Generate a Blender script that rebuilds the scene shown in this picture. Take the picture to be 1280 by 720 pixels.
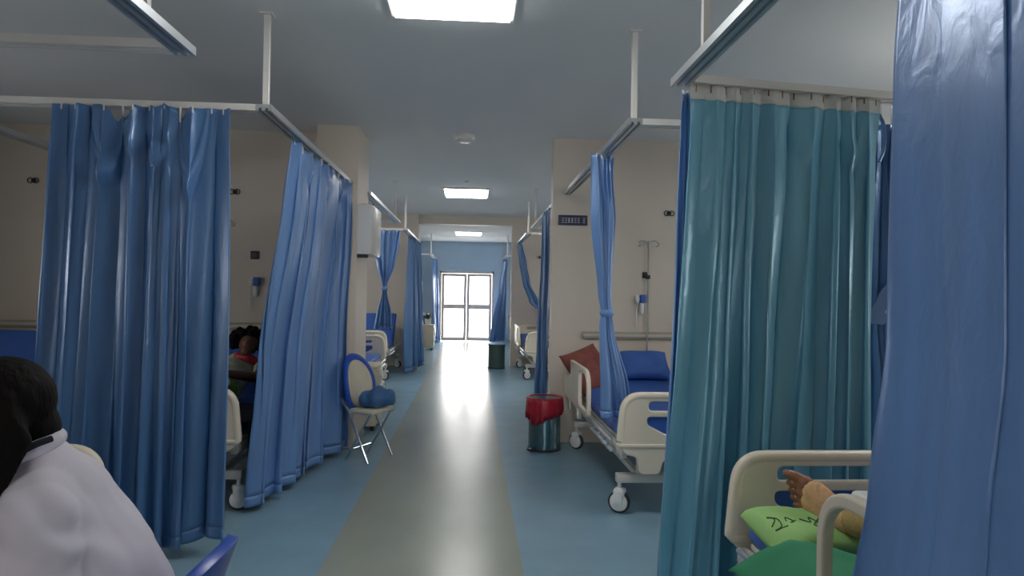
import bpy, bmesh, math, random
from mathutils import Vector, Matrix, noise
PI = math.pi
for o in list(bpy.data.objects): bpy.data.objects.remove(o)
scene = bpy.context.scene
COL = scene.collection

# ------------------------------------------------------------------ camera
CAM_Z = 1.45
cam_d = bpy.data.cameras.new('camera'); cam = bpy.data.objects.new('camera', cam_d); COL.objects.link(cam)
cam_d.sensor_width = 36.0; cam_d.lens = 36.0 * 800 / 1280; cam_d.clip_start = 0.02
YAW, PITCH, ROLL = math.radians(3.57), math.radians(0.55), math.radians(0.9)
cam.matrix_world = (Matrix.Translation((0, 0, CAM_Z)) @ Matrix.Rotation(-YAW, 4, 'Z')
                    @ Matrix.Rotation(PI/2 + PITCH, 4, 'X') @ Matrix.Rotation(ROLL, 4, 'Z'))
scene.camera = cam

# ------------------------------------------------------------------ world, exposure
world = bpy.data.worlds.new('daylight'); scene.world = world; world.use_nodes = True
wb = world.node_tree.nodes['Background']
wb.inputs[0].default_value = (1.0, 0.98, 0.96, 1); wb.inputs[1].default_value = 12.0
vs = scene.view_settings
vs.view_transform = 'Standard'; vs.look = 'None'; vs.gamma = 1.0; vs.use_curve_mapping = False
vs.exposure = -0.1
PANEL_POWER = 17.0

# room numbers
H = 3.0; RAIL = 2.445; XL, XR = -5.2, 5.2; YB, YE = -6.0, 19.3
WIN_YR = [-3.0, 1.7, 4.9, 8.3, 11.4, 14.8, 17.9]  # unseen outer windows, added and spaced for the light in the bays
WIN_YL = [-3.0, 1.3, 3.4, 8.3, 11.4, 14.8, 17.9]
WIN_W, WIN_Z0, WIN_Z1 = 0.9, 1.2, 2.05
DOOR = (-0.98, 0.66, 2.12)          # x0, x1, height of the end doors
def portal(loc, rot, sx, sy):
    l = bpy.data.lights.new('daylight_portal', 'AREA'); l.shape = 'RECTANGLE'; l.size = sx; l.size_y = sy
    l.cycles.is_portal = True
    o = bpy.data.objects.new('daylight_portal', l); COL.objects.link(o); o.location = loc; o.rotation_euler = rot
for y in WIN_YL:
    portal((XL - 0.11, y, (WIN_Z0+WIN_Z1)/2), (0, -PI/2, 0), WIN_Z1-WIN_Z0, WIN_W)
for y in WIN_YR:
    portal((XR + 0.11, y, (WIN_Z0+WIN_Z1)/2), (0, PI/2, 0), WIN_Z1-WIN_Z0, WIN_W)
portal(((DOOR[0]+DOOR[1])/2, YE+0.21, DOOR[2]/2), (-PI/2, 0, 0), DOOR[1]-DOOR[0], DOOR[2])
portal(((DOOR[0]+DOOR[1])/2, YB-0.21, DOOR[2]/2), (PI/2, 0, 0), DOOR[1]-DOOR[0], DOOR[2])

# ------------------------------------------------------------------ materials
MATS = {}
def lin(c):
    return tuple((v/255/12.92 if v/255 <= .04045 else ((v/255+.055)/1.055)**2.4) for v in c)
def material(name, rgb, rough=.5, metal=0., var=.08, scale=6., bump=0., bscale=60., spec=.5, stretch=(1,1,1), sheen=0., coat=0.):
    m = bpy.data.materials.new(name); m.use_nodes = True; nt = m.node_tree; N = nt.nodes; L = nt.links
    b = N['Principled BSDF']; c = lin(rgb)
    tc = N.new('ShaderNodeTexCoord'); mp = N.new('ShaderNodeMapping'); mp.inputs['Scale'].default_value = stretch
    L.new(tc.outputs['Object'], mp.inputs['Vector'])
    n = N.new('ShaderNodeTexNoise'); n.inputs['Scale'].default_value = scale; n.inputs['Detail'].default_value = 4
    L.new(mp.outputs[0], n.inputs['Vector'])
    r = N.new('ShaderNodeValToRGB'); e = r.color_ramp.elements
    e[0].position = .3; e[1].position = .7
    e[0].color = (*[max(0, v*(1-var)) for v in c], 1); e[1].color = (*[min(1, v*(1+var)) for v in c], 1)
    L.new(n.outputs['Fac'], r.inputs[0]); L.new(r.outputs[0], b.inputs['Base Color'])
    b.inputs['Roughness'].default_value = rough; b.inputs['Metallic'].default_value = metal
    b.inputs['Specular IOR Level'].default_value = spec
    b.inputs['Sheen Weight'].default_value = sheen; b.inputs['Coat Weight'].default_value = coat
    if bump:
        n2 = N.new('ShaderNodeTexNoise'); n2.inputs['Scale'].default_value = bscale; n2.inputs['Detail'].default_value = 3
        L.new(mp.outputs[0], n2.inputs['Vector'])
        bp = N.new('ShaderNodeBump'); bp.inputs['Strength'].default_value = bump; bp.inputs['Distance'].default_value = .01
        L.new(n2.outputs['Fac'], bp.inputs['Height']); L.new(bp.outputs[0], b.inputs['Normal'])
    MATS[name] = m
    return m
material('wall_paint', (214, 203, 190), .55, var=.02, scale=1.2, bump=.04, bscale=90)
material('wall_blue', (172, 196, 216), .6, var=.03, scale=1.5, bump=.04, bscale=90)
material('ceiling_paint', (224, 227, 228), .85, var=.02, scale=.8)
material('floor_blue', (124, 156, 174), .27, var=.06, scale=3., bump=.02, bscale=30, spec=.5)
material('floor_strip', (142, 148, 138), .25, var=.07, scale=2.2, bump=.03, bscale=22, spec=.55, stretch=(1, .5, 1))
material('white_paint', (226, 224, 220), .4, var=.02)
material('aluminium', (200, 205, 208), .32, .7, var=.03)
material('chrome', (205, 208, 212), .15, 1., var=.03)
material('steel', (110, 142, 152), .22, 1., var=.05, scale=3)
material('abs_cream', (226, 216, 196), .35, var=.03, scale=2)
material('abs_white', (228, 228, 226), .35, var=.02)
material('frame_metal', (206, 204, 196), .35, .15, var=.03)
material('blue_inset', (52, 92, 170), .4, var=.04)
material('mattress_blue', (58, 100, 178), .5, var=.06, scale=5, bump=.1, bscale=12)
material('mattress_navy', (26, 40, 92), .55, var=.06, scale=5, bump=.1, bscale=12)
material('tyre', (52, 54, 58), .6)
material('dark_plastic', (36, 38, 44), .5)
material('teal_plastic', (24, 70, 66), .3)
material('red_bag', (176, 34, 56), .3, var=.2, scale=20, bump=.5, bscale=18)
material('brown_pillow', (134, 74, 66), .75, var=.18, scale=14, bump=.2, bscale=40)
material('blue_pillow', (58, 100, 178), .6, var=.08)
material('skin', (112, 70, 52), .5, var=.1, scale=9, bump=.06, bscale=70)
material('skin_light', (142, 94, 72), .5, var=.1, scale=14, bump=.06, bscale=90)
material('nail', (196, 160, 142), .35)
material('bandage', (206, 164, 122), .85, var=.1, scale=30, bump=.3, bscale=90)
material('bandage_olive', (170, 146, 94), .85, var=.12, scale=30, bump=.3, bscale=90)
material('hair', (12, 7, 6), .7, var=.4, scale=40, bump=.5, bscale=80, spec=.15, stretch=(1, 1, .15))
material('coat', (214, 208, 220), .8, var=.03, scale=4, bump=.25, bscale=9, sheen=.2)
material('green_sheet', (52, 138, 98), .75, var=.06, scale=4, bump=.2, bscale=10)
material('light_green', (160, 206, 128), .8, var=.06, scale=8, bump=.2, bscale=14)
material('ink', (58, 92, 62), .8)
material('navy_cloth', (18, 24, 40), .85, bump=.3, bscale=12)
material('gown', (176, 178, 150), .85, var=.3, scale=12)
material('chair_blue', (28, 78, 178), .32, var=.05)
material('bag_blue', (62, 104, 150), .5, var=.3, scale=10, bump=.5, bscale=14)
material('cabinet_cream', (206, 198, 178), .45, var=.03)
material('cabinet_dark', (70, 72, 70), .5, var=.05)
material('sign_navy', (38, 38, 74), .4)
material('sign_white', (200, 202, 214), .5)
material('device_blue', (52, 96, 168), .4)
material('leaf', (58, 96, 52), .6, var=.25, scale=20)
material('pot', (220, 220, 214), .5)
material('bin_green', (62, 86, 84), .5)
material('door_frame', (206, 192, 184), .45, var=.02)
material('eye_white', (232, 230, 226), .3)
material('lip', (120, 62, 58), .45)
material('trunking', (176, 168, 150), .45)

def curtain_material(name, rgb, rough=.3, trans=.12, sheen=.15):
    m = material(name, rgb, rough, .12, var=.10, scale=5, bump=0, spec=1.0, stretch=(3, 3, .35), sheen=sheen)
    nt = m.node_tree; N = nt.nodes; L = nt.links; b = N['Principled BSDF']
    b.inputs['Coat Weight'].default_value = .25; b.inputs['Coat Roughness'].default_value = .38
    tc = [n for n in N if n.type == 'TEX_COORD'][0]
    # soft crumple creases + weave
    mp = N.new('ShaderNodeMapping'); mp.inputs['Scale'].default_value = (1, 1, .55); L.new(tc.outputs['Object'], mp.inputs[0])
    n1 = N.new('ShaderNodeTexNoise'); n1.inputs['Scale'].default_value = 16; n1.inputs['Detail'].default_value = 5; n1.inputs['Distortion'].default_value = .8
    L.new(mp.outputs[0], n1.inputs['Vector'])
    bp = N.new('ShaderNodeBump'); bp.inputs['Strength'].default_value = .13; bp.inputs['Distance'].default_value = .03
    L.new(n1.outputs['Fac'], bp.inputs['Height']); L.new(bp.outputs[0], b.inputs['Normal'])
    tr = N.new('ShaderNodeBsdfTranslucent'); tr.inputs[0].default_value = (*lin(rgb), 1)
    mx = N.new('ShaderNodeMixShader'); mx.inputs[0].default_value = trans
    out = [n for n in N if n.type == 'OUTPUT_MATERIAL'][0]
    L.new(b.outputs[0], mx.inputs[1]); L.new(tr.outputs[0], mx.inputs[2]); L.new(mx.outputs[0], out.inputs['Surface'])
    return m
curtain_material('satin_blue', (78, 128, 184))
curtain_material('satin_sky', (104, 148, 206))
curtain_material('satin_teal', (114, 186, 214), rough=.28)
material('tape_white', (214, 214, 210), .8, bump=.3, bscale=80)

m = bpy.data.materials.new('pane_glass'); m.use_nodes = True; MATS['pane_glass'] = m
nt = m.node_tree; nt.nodes.remove(nt.nodes['Principled BSDF']); out = nt.nodes['Material Output']
t_ = nt.nodes.new('ShaderNodeBsdfTransparent'); g_ = nt.nodes.new('ShaderNodeBsdfGlossy'); g_.inputs['Roughness'].default_value = .03
x_ = nt.nodes.new('ShaderNodeMixShader'); x_.inputs[0].default_value = .07
nt.links.new(t_.outputs[0], x_.inputs[1]); nt.links.new(g_.outputs[0], x_.inputs[2]); nt.links.new(x_.outputs[0], out.inputs[0])

m = bpy.data.materials.new('lamp_diffuser'); m.use_nodes = True; MATS['lamp_diffuser'] = m
b = m.node_tree.nodes['Principled BSDF']; b.inputs['Base Color'].default_value = (.9, .9, .9, 1)
b.inputs['Emission Color'].default_value = (1, .985, .95, 1); b.inputs['Emission Strength'].default_value = PANEL_POWER

# floral print cloth for the reclining patient
m = material('print_cloth', (150, 178, 96), .8); nt = m.node_tree; N = nt.nodes; L = nt.links
v = N.new('ShaderNodeTexVoronoi'); v.inputs['Scale'].default_value = 9
r = N.new('ShaderNodeValToRGB'); r.color_ramp.interpolation = 'CONSTANT'
cols = [(0, (40, 90, 170)), (.28, (222, 222, 210)), (.5, (126, 158, 62)), (.8, (60, 70, 52))]
r.color_ramp.elements[0].color = (*lin(cols[0][1]), 1); r.color_ramp.elements[1].position = .28; r.color_ramp.elements[1].color = (*lin(cols[1][1]), 1)
for p, c in cols[2:]:
    e = r.color_ramp.elements.new(p); e.color = (*lin(c), 1)
tc = [n for n in N if n.type == 'TEX_COORD'][0]
L.new(tc.outputs['Object'], v.inputs['Vector']); L.new(v.outputs['Distance'], r.inputs[0]); L.new(r.outputs[0], N['Principled BSDF'].inputs['Base Color'])

# ------------------------------------------------------------------ helpers
def mesh_of(bm, name, sharp=35, smooth=True):
    bmesh.ops.recalc_face_normals(bm, faces=bm.faces[:])
    me = bpy.data.meshes.new(name); bm.to_mesh(me); bm.free()
    if smooth:
        me.shade_smooth(); me.set_sharp_from_angle(angle=math.radians(sharp))
    return me
def obj(name, geo, mat, parent=None, loc=None, rot=None, sharp=35):
    me = mesh_of(geo, name, sharp) if isinstance(geo, bmesh.types.BMesh) else geo
    o = bpy.data.objects.new(name, me); COL.objects.link(o)
    if mat and not me.materials: me.materials.append(MATS[mat])
    if parent: o.parent = parent
    if loc: o.location = loc
    if rot: o.rotation_euler = rot
    return o
def tag(o, label=None, cat=None, group=None, kind=None):
    if label: o['label'] = label
    if cat: o['category'] = cat
    if group: o['group'] = group
    if kind: o['kind'] = kind
    return o
def thing(name, label, cat, loc=(0, 0, 0), rz=0, group=None, kind=None):
    o = bpy.data.objects.new(name, None); COL.objects.link(o); o.location = loc; o.rotation_euler = (0, 0, rz)
    o.empty_display_size = .1
    return tag(o, label, cat, group, kind)
def struct(name, geo, mat, label, cat=None, parent=None):
    o = obj(name, geo, mat, parent)
    if parent is None: tag(o, label, cat or 'room shell', None, 'structure')
    return o
def box(bm, x0, x1, y0, y1, z0, z1, bev=0, seg=2):
    r = bmesh.ops.create_cube(bm, size=1)
    vs_ = r['verts']
    for v in vs_:
        v.co = Vector(((x0+x1)/2 + v.co.x*(x1-x0), (y0+y1)/2 + v.co.y*(y1-y0), (z0+z1)/2 + v.co.z*(z1-z0)))
    if bev:
        es = list({e for v in vs_ for e in v.link_edges})
        bmesh.ops.bevel(bm, geom=es, offset=bev, segments=seg, profile=.5, affect='EDGES')
    return bm
def B(*a, **k): return box(bmesh.new(), *a, **k)
def frame_of(d):
    d = d.normalized(); up = Vector((0, 0, 1)) if abs(d.z) < .9 else Vector((1, 0, 0))
    s = d.cross(up).normalized(); return s, s.cross(d).normalized()
def tube(bm, pts, r, n=10, cap=True, closed=False):
    pts = [Vector(p) for p in pts]; rings = []; N_ = len(pts)
    rr = r if isinstance(r, (list, tuple)) else [r]*N_
    s0 = None
    for i, p in enumerate(pts):
        a = pts[i-1] if (i > 0 or closed) else p; c = pts[(i+1) % N_] if (i < N_-1 or closed) else p
        d = (c-a)
        if s0 is None: s, u = frame_of(d)
        else:
            dn = d.normalized(); s = (s0 - dn*s0.dot(dn)); s = s.normalized() if s.length > 1e-5 else frame_of(d)[0]; u = s.cross(dn).normalized()
        s0 = s
        rings.append([bm.verts.new(p + (s*math.cos(2*PI*k/n) + u*math.sin(2*PI*k/n))*rr[i]) for k in range(n)])
    for i in range(N_ if closed else N_-1):
        A, Bq = rings[i], rings[(i+1) % N_]
        for k in range(n): bm.faces.new((A[k], A[(k+1) % n], Bq[(k+1) % n], Bq[k]))
    if cap and not closed:
        bm.faces.new(rings[0][::-1]); bm.faces.new(rings[-1])
    return bm
def T(pts, r, n=10, **k): return tube(bmesh.new(), pts, r, n, **k)
def lathe(bm, prof, n=28, c=(0, 0, 0), axis='Z'):
    rings = []
    for r, z in prof:
        ring = []
        for k in range(n):
            a = 2*PI*k/n; x, y = r*math.cos(a), r*math.sin(a)
            p = (x, y, z) if axis == 'Z' else ((z, x, y) if axis == 'X' else (x, z, y))
            ring.append(bm.verts.new((c[0]+p[0], c[1]+p[1], c[2]+p[2])))
        rings.append(ring)
    for A, Bq in zip(rings, rings[1:]):
        for k in range(n): bm.faces.new((A[k], A[(k+1) % n], Bq[(k+1) % n], Bq[k]))
    bm.faces.new(rings[0][::-1]); bm.faces.new(rings[-1])
    return bm
def smoothpts(pts, k=8):
    P = [Vector(p) for p in pts]; out = []
    for i in range(len(P)-1):
        p0 = P[max(i-1, 0)]; p1 = P[i]; p2 = P[i+1]; p3 = P[min(i+2, len(P)-1)]
        for j in range(k):
            t = j/k
            out.append(.5*((2*p1) + (p2-p0)*t + (2*p0-5*p1+4*p2-p3)*t*t + (3*p1-p0-3*p2+p3)*t**3))
    out.append(P[-1]); return out
def rounded(pts, seg=6):
    """polygon of (x, y, r) -> rounded outline"""
    out = []; n = len(pts)
    for i, (x, y, r) in enumerate(pts):
        p = Vector((x, y)); a = Vector(pts[i-1][:2]); c = Vector(pts[(i+1) % n][:2])
        da, dc = (a-p), (c-p); r_ = min(r, da.length*.49, dc.length*.49)
        if r_ < 1e-5: out.append(p); continue
        p1 = p + da.normalized()*r_; p2 = p + dc.normalized()*r_
        for k in range(seg+1):
            t = k/seg; out.append((1-t)**2*p1 + 2*t*(1-t)*p + t*t*p2)
    return out
def plate(name, outline, holes, thick, bev, plane='XZ'):
    """flat ABS board with openings, from a filled curve"""
    cu = bpy.data.curves.new(name, 'CURVE'); cu.dimensions = '2D'; cu.fill_mode = 'BOTH'
    cu.extrude = thick/2 - bev; cu.bevel_depth = bev; cu.bevel_resolution = 2; cu.offset = -bev
    for pl in [outline] + holes:
        s = cu.splines.new('POLY'); s.points.add(len(pl)-1); s.use_cyclic_u = True
        for q, p in zip(s.points, pl): q.co = (p[0], p[1], 0, 1)
    o = bpy.data.objects.new(name, cu); COL.objects.link(o)
    dg = bpy.context.evaluated_depsgraph_get()
    me = bpy.data.meshes.new_from_object(o.evaluated_get(dg)); bpy.data.objects.remove(o)
    for v in me.vertices:
        x, y, z = v.co
        v.co = (x, z, y) if plane == 'XZ' else (z, x, y)
    if plane == 'XZ': me.flip_normals()
    me.materials.clear(); me.shade_smooth(); me.set_sharp_from_angle(angle=math.radians(30)); me.name = name
    return me
def caps_bm(caps, n=16):
    """tapered capsules (p0, r0, p1, r1[, (sx,sy,sz)]) as loose overlapping shells, for remeshing"""
    bm = bmesh.new()
    for c in caps:
        p0, r0, p1, r1 = Vector(c[0]), c[1], Vector(c[2]), c[3]; sc = Vector(c[4]) if len(c) > 4 else Vector((1, 1, 1))
        mid = (p0+p1)/2; d = p1-p0
        if d.length < 1e-6: d = Vector((0, 0, 1e-4)); p1 = p0 + d
        s, u = frame_of(d); dn = d.normalized(); rings = []
        prof = [(-math.cos(a), math.sin(a), p0, r0) for a in [PI/2*k/5 for k in range(1, 6)]] + [(math.sin(a), math.cos(a), p1, r1) for a in [PI/2*k/5 for k in range(0, 5)]]
        for ax, ra, p, r in prof:
            rings.append([bm.verts.new(mid + Vector([sc[q]*((p + dn*ax*r + (s*math.cos(2*PI*k/n) + u*math.sin(2*PI*k/n))*ra*r) - mid)[q] for q in range(3)])) for k in range(n)])
        for A, Bq in zip(rings, rings[1:]):
            for k in range(n): bm.faces.new((A[k], A[(k+1) % n], Bq[(k+1) % n], Bq[k]))
        bm.faces.new(rings[0][::-1]); bm.faces.new(rings[-1])
    return bm
def remesh(name, bm, voxel=.008, smooth=4, factor=.5, displace=None):
    bmesh.ops.recalc_face_normals(bm, faces=bm.faces[:])
    me = bpy.data.meshes.new(name); bm.to_mesh(me); bm.free()
    o = bpy.data.objects.new(name, me); COL.objects.link(o)
    md = o.modifiers.new('r', 'REMESH'); md.mode = 'VOXEL'; md.voxel_size = voxel
    if smooth:
        sm = o.modifiers.new('s', 'SMOOTH'); sm.iterations = smooth; sm.factor = factor
    dg = bpy.context.evaluated_depsgraph_get()
    res = bpy.data.meshes.new_from_object(o.evaluated_get(dg)); bpy.data.objects.remove(o); bpy.data.meshes.remove(me)
    if displace:
        nr = [v.normal.copy() for v in res.vertices]
        for v, q in zip(res.vertices, nr): v.co += q*displace(v.co)
    res.shade_smooth(); res.name = name
    return res
def blob(name, caps, voxel=.008, smooth=4, displace=None): return remesh(name, caps_bm(caps), voxel, smooth, .5, displace)
def pillow_z(x, y, sx, sy, sz, seed):
    u, v = x*2/sx, y*2/sy; h = ((1-u**4)*(1-v**4))**.5
    return sz/2*h + noise.noise(Vector((u*1.6+seed, v*1.6, seed)))*.16*sz*h
def pillow_mesh(name, sx, sy, sz, n=22, seed=0):
    bm = bmesh.new(); top = {}; bot = {}
    for i in range(n+1):
        for j in range(n+1):
            u, v = i/n*2-1, j/n*2-1
            h = ((1-u**4)*(1-v**4))**.5
            pin = 1-.07*(1-abs(u))*abs(v)**3-.0
            x = u*sx/2*(1-.06*(1-u*u if False else 0)-.05*(1-v*v)*abs(u)**6); y = v*sy/2*(1-.05*(1-u*u)*abs(v)**6)
            w = noise.noise(Vector((u*1.6+seed, v*1.6, seed)))*.16*sz
            top[i, j] = bm.verts.new((x, y, sz/2*h + w*h))
            bot[i, j] = bm.verts.new((x, y, -sz/2*h + w*h)) if 0 < i < n and 0 < j < n else top[i, j]
    for i in range(n):
        for j in range(n):
            bm.faces.new((top[i, j], top[i+1, j], top[i+1, j+1], top[i, j+1]))
            q = [bot[i, j], bot[i, j+1], bot[i+1, j+1], bot[i+1, j]]
            if len(set(q)) == 4: 
                try: bm.faces.new(q)
                except ValueError: pass
    return mesh_of(bm, name, 180)

# ------------------------------------------------------------------ room shell
fl = struct('floor', B(XL-.2, XR+.2, YB-.2, YE+.2, -.12, 0), 'floor_blue', 'glossy blue vinyl ward floor', 'floor')
strip = obj('corridor_strip', B(-.77, .29, YB, YE, -.02, .0015), 'floor_strip', fl); strip['label'] = 'grey-green vinyl walkway strip'
struct('ceiling', B(XL-.2, XR+.2, YB-.2, YE+.2, H, H+.15), 'ceiling_paint', 'plain pale grey ward ceiling', 'ceiling')
def outer_wall(name, x0, x1, label, WIN_Y):
    bm = bmesh.new(); edges = [YB-.2]
    for y in WIN_Y: edges += [y-WIN_W/2, y+WIN_W/2]
    edges.append(YE+.2)
    for i in range(0, len(edges), 2): box(bm, x0, x1, edges[i], edges[i+1], 0, H)
    for y in WIN_Y:
        box(bm, x0, x1, y-WIN_W/2, y+WIN_W/2, 0, WIN_Z0); box(bm, x0, x1, y-WIN_W/2, y+WIN_W/2, WIN_Z1, H)
    struct(name, bm, 'wall_paint', label, 'wall')
outer_wall('wall_left', XL-.2, XL, 'cream outer wall of the ward with added unseen windows beyond the column', WIN_YL)
outer_wall('wall_right', XR, XR+.2, 'cream outer wall of the ward behind the teal curtain', WIN_YR)
wn = 0  # out-of-view windows, added to let daylight into the bays
for sx in (-1, 1):
    for y in (WIN_YL if sx < 0 else WIN_YR):
        wn += 1; x = sx*(XR+.08)
        w = thing('window_%d' % wn, 'unseen white framed two-pane window added to the outer ward wall for daylight', 'window', (x, y, WIN_Z0), 0, 'added daylight windows of the outer walls', 'structure')
        h = WIN_Z1-WIN_Z0; bm = bmesh.new(); q = .05
        box(bm, -.03, .03, -WIN_W/2, WIN_W/2, 0, q); box(bm, -.03, .03, -WIN_W/2, WIN_W/2, h-q, h)
        for yy in (-WIN_W/2, -q/2, WIN_W/2-q): box(bm, -.03, .03, yy, yy+q, q, h-q)
        obj('window_frame', bm, 'white_paint', w)
        for s in (-1, 1): obj('pane', B(-.004, .004, s*WIN_W/4-WIN_W/4+.05, s*WIN_W/4+WIN_W/4-.05, q, h-q), 'pane_glass', w)
def end_wall(name, y0, y1, mat, label):
    bm = bmesh.new()
    box(bm, XL, DOOR[0], y0, y1, 0, H); box(bm, DOOR[1], XR, y0, y1, 0, H); box(bm, DOOR[0], DOOR[1], y0, y1, DOOR[2], H)
    struct(name, bm, mat, label, 'wall')
end_wall('wall_end', YE, YE+.2, 'wall_blue', 'pale blue end wall above and beside the glazed double door')
end_wall('wall_back', YB-.2, YB, 'wall_paint', 'cream wall at the other end of the corridor')
def glazed_door(name, y, label):
    d = thing(name, label, 'door', ((DOOR[0]+DOOR[1])/2, y, 0), 0, None, 'structure')
    W = (DOOR[1]-DOOR[0])/2; Hd = DOOR[2]; bm = bmesh.new()
    box(bm, -W, -W+.06, -.06, .06, 0, Hd); box(bm, W-.06, W, -.06, .06, 0, Hd); box(bm, -W, W, -.06, .06, Hd-.07, Hd)
    obj('door_frame', bm, 'door_frame', d)
    for s in (-1, 1):
        a, c = (-W+.065, -.005) if s < 0 else (.005, W-.065); bm = bmesh.new(); t = .085
        box(bm, a, a+t, -.025, .025, .02, Hd-.075); box(bm, c-t, c, -.025, .025, .02, Hd-.075)
        for z0, z1 in ((.02, .13), (.98, 1.12), (Hd-.16, Hd-.075)): box(bm, a+t, c-t, -.025, .025, z0, z1)
        lf = obj('door_leaf', bm, 'door_frame', d)
        for z0, z1 in ((.13, .98), (1.12, Hd-.16)): obj('pane', B(a+t, c-t, -.004, .004, z0, z1), 'pane_glass', lf)
        hx = -.045 if s < 0 else .045
        obj('handle', T(smoothpts([(hx, -.025, 1.0), (hx, -.07, 1.0), (hx, -.07, 1.12), (hx, -.025, 1.12)], 4), .01, 8), 'aluminium', lf)
glazed_door('door_1', YE+.08, 'bright glazed double door in the blue end wall')
glazed_door('door_2', YB-.08, 'glazed double door at the corridor end behind the beds')

# partitions between the bays (beds stand head against them)
PR = [(.10, .25), (6.28, 6.45), (12.85, 13.02)]
for i, (a, c) in enumerate(PR):
    w = struct('wall_partition_right', B(.785, XR, a, c, 0, H), 'wall_paint',
           ['cream partition wall behind the head of the bandaged patient', 'cream partition wall with a small navy sign', 'cream partition wall beyond the far right bed'][i], 'wall')
PL = [(.10, .25, .02), (6.36, 6.5, 6.04), (12.85, 13.02, 12.77)]
for i, (a, c, f) in enumerate(PL):
    bm = bmesh.new(); box(bm, XL, -1.43, a, c, 0, H); box(bm, -1.46, -1.08, f, f+.62, 0, H)
    struct('wall_partition_left', bm, 'wall_paint',
           ['cream partition wall and column beside the seated person', 'cream partition wall ending in a column with a pale wall box', 'cream partition wall and column beyond the far left beds'][i], 'wall')
struct('trim_1', B(-1.08, .785, 12.85, 13.15, H-.17, H), 'wall_paint', 'shallow cream ceiling beam across the corridor', 'beam')

# ------------------------------------------------------------------ ceiling lights, detector
def ceiling_light(x, y, label, group=None, w=.63, l=.75):
    t = thing('ceiling_light', label, 'light', (x, y, H), 0, group)
    bm = bmesh.new(); q = .022
    box(bm, -w/2-q, w/2+q, -l/2-q, -l/2, -.022, 0); box(bm, -w/2-q, w/2+q, l/2, l/2+q, -.022, 0)
    box(bm, -w/2-q, -w/2, -l/2, l/2, -.022, 0); box(bm, w/2, w/2+q, -l/2, l/2, -.022, 0)
    obj('frame', bm, 'white_paint', t)
    obj('diffuser', B(-w/2, w/2, -l/2, l/2, -.034, 0), 'lamp_diffuser', t)
ceiling_light(-.13, 3.18, 'large lit ceiling panel over the corridor before the smoke detector')
ceiling_light(-.11, 9.8, 'lit ceiling panel over the corridor between the smoke detector and the ceiling beam')
ceiling_light(-.11, 16.4, 'lit ceiling panel over the corridor in front of the blue end wall')
ceiling_light(2.96, 3.36, 'lit ceiling panel over the bay behind the teal curtain')
ceiling_light(-3.1, 9.8, 'lit ceiling panel over the bay beyond the left column')
ceiling_light(2.9, 9.8, 'lit ceiling panel over the bay beyond the partition with the navy sign')
ceiling_light(-.13, -3.4, 'unseen lit ceiling panel added to brighten the corridor behind the person in the white coat')  # out-of-view panel, added to brighten the back of the corridor
sd = thing('smoke_detector', 'round white smoke detector on the corridor ceiling', 'smoke detector', (-.1, 6.3, H))
obj('base_plate', lathe(bmesh.new(), [(.001, 0), (.11, 0), (.11, -.018), (.10, -.026), (.001, -.026)]), 'white_paint', sd)
obj('sensor_head', lathe(bmesh.new(), [(.001, -.02), (.085, -.024), (.088, -.045), (.07, -.06), (.03, -.066), (.001, -.066)]), 'white_paint', sd)
cs = thing('ceiling_sensor', 'small grey ceiling sensor beyond the smoke detector', 'sensor', (-.1, 8.85, H))
obj('sensor_body', lathe(bmesh.new(), [(.001, 0), (.03, 0), (.028, -.012), (.012, -.02), (.001, -.021)], 16), 'frame_metal', cs)

# ------------------------------------------------------------------ curtain tracks
def rail_bm(p0, p1, w=.085, h=.036):
    p0, p1 = Vector(p0), Vector(p1); d = (p1-p0).normalized(); s = Vector((-d.y, d.x, 0)); bm = bmesh.new()
    prof = [(-w/2, h), (w/2, h), (w/2, 0), (w*.3, 0), (w*.3, h*.4), (w*.12, h*.4), (w*.12, 0), (-w*.12, 0), (-w*.12, h*.4), (-w*.3, h*.4), (-w*.3, 0), (-w/2, 0)]
    A = [bm.verts.new(p0 + s*a + Vector((0, 0, b))) for a, b in prof]; C = [bm.verts.new(p1 + s*a + Vector((0, 0, b))) for a, b in prof]
    n = len(prof)
    for k in range(n): bm.faces.new((A[k], A[(k+1) % n], C[(k+1) % n], C[k]))
    bm.faces.new(A[::-1]); bm.faces.new(C)
    return bm
def track(label, side, x, y_corner, y_wall, posts, mid=True, skew=0., ext=0.):
    """L-shaped bay track: along the corridor from the wall to the corner, then across the bay to the outer wall"""
    t = thing('curtain_track', label, 'curtain track', (x, y_corner, RAIL))
    sgn = 1 if y_wall > y_corner else -1; xo = (XR if side > 0 else XL)-x; L_ = y_wall-y_corner
    obj('corridor_rail', rail_bm((0, -sgn*.043, 0), (0, L_, 0)), 'aluminium', t)
    obj('cross_rail', rail_bm((side*.043, skew*.043, 0), (xo, abs(xo)*skew, 0)), 'white_paint', t)
    if mid: obj('dividing_rail', rail_bm((side*1.9, sgn*.043, 0), (side*1.9, L_+ext, 0)), 'aluminium', t)
    for px, py in posts:
        p = obj('hanger_post', B(px-.015, px+.015, py-.015, py+.015, .036, H-RAIL), 'white_paint', t)
        obj('ceiling_plate', B(px-.035, px+.035, py-.035, py+.035, H-RAIL-.008, H-RAIL), 'white_paint', p)
track('white curtain track whose cross rail carries the teal curtain', 1, .965, 2.93, .26, [(0, -.3), (2.6, 2.6*.13)], skew=.13)
track('white curtain track over the bed with the brown pillow', 1, .93, 3.69, 6.27, [(0, .0), (2.6, 0)])
track('white curtain track over the seated person in the white coat', -1, -1.235, 2.76, .26, [(0, -.3), (-2.6, 0)])
track('white curtain track over the bed of the black-haired patient', -1, -1.17, 3.66, 6.03, [(0, 0), (-2.6, 0)], ext=.32)
track('white curtain track beyond the column with the pale box', -1, -1.09, 9.3, 6.62, [(0, -.3)], False)
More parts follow.
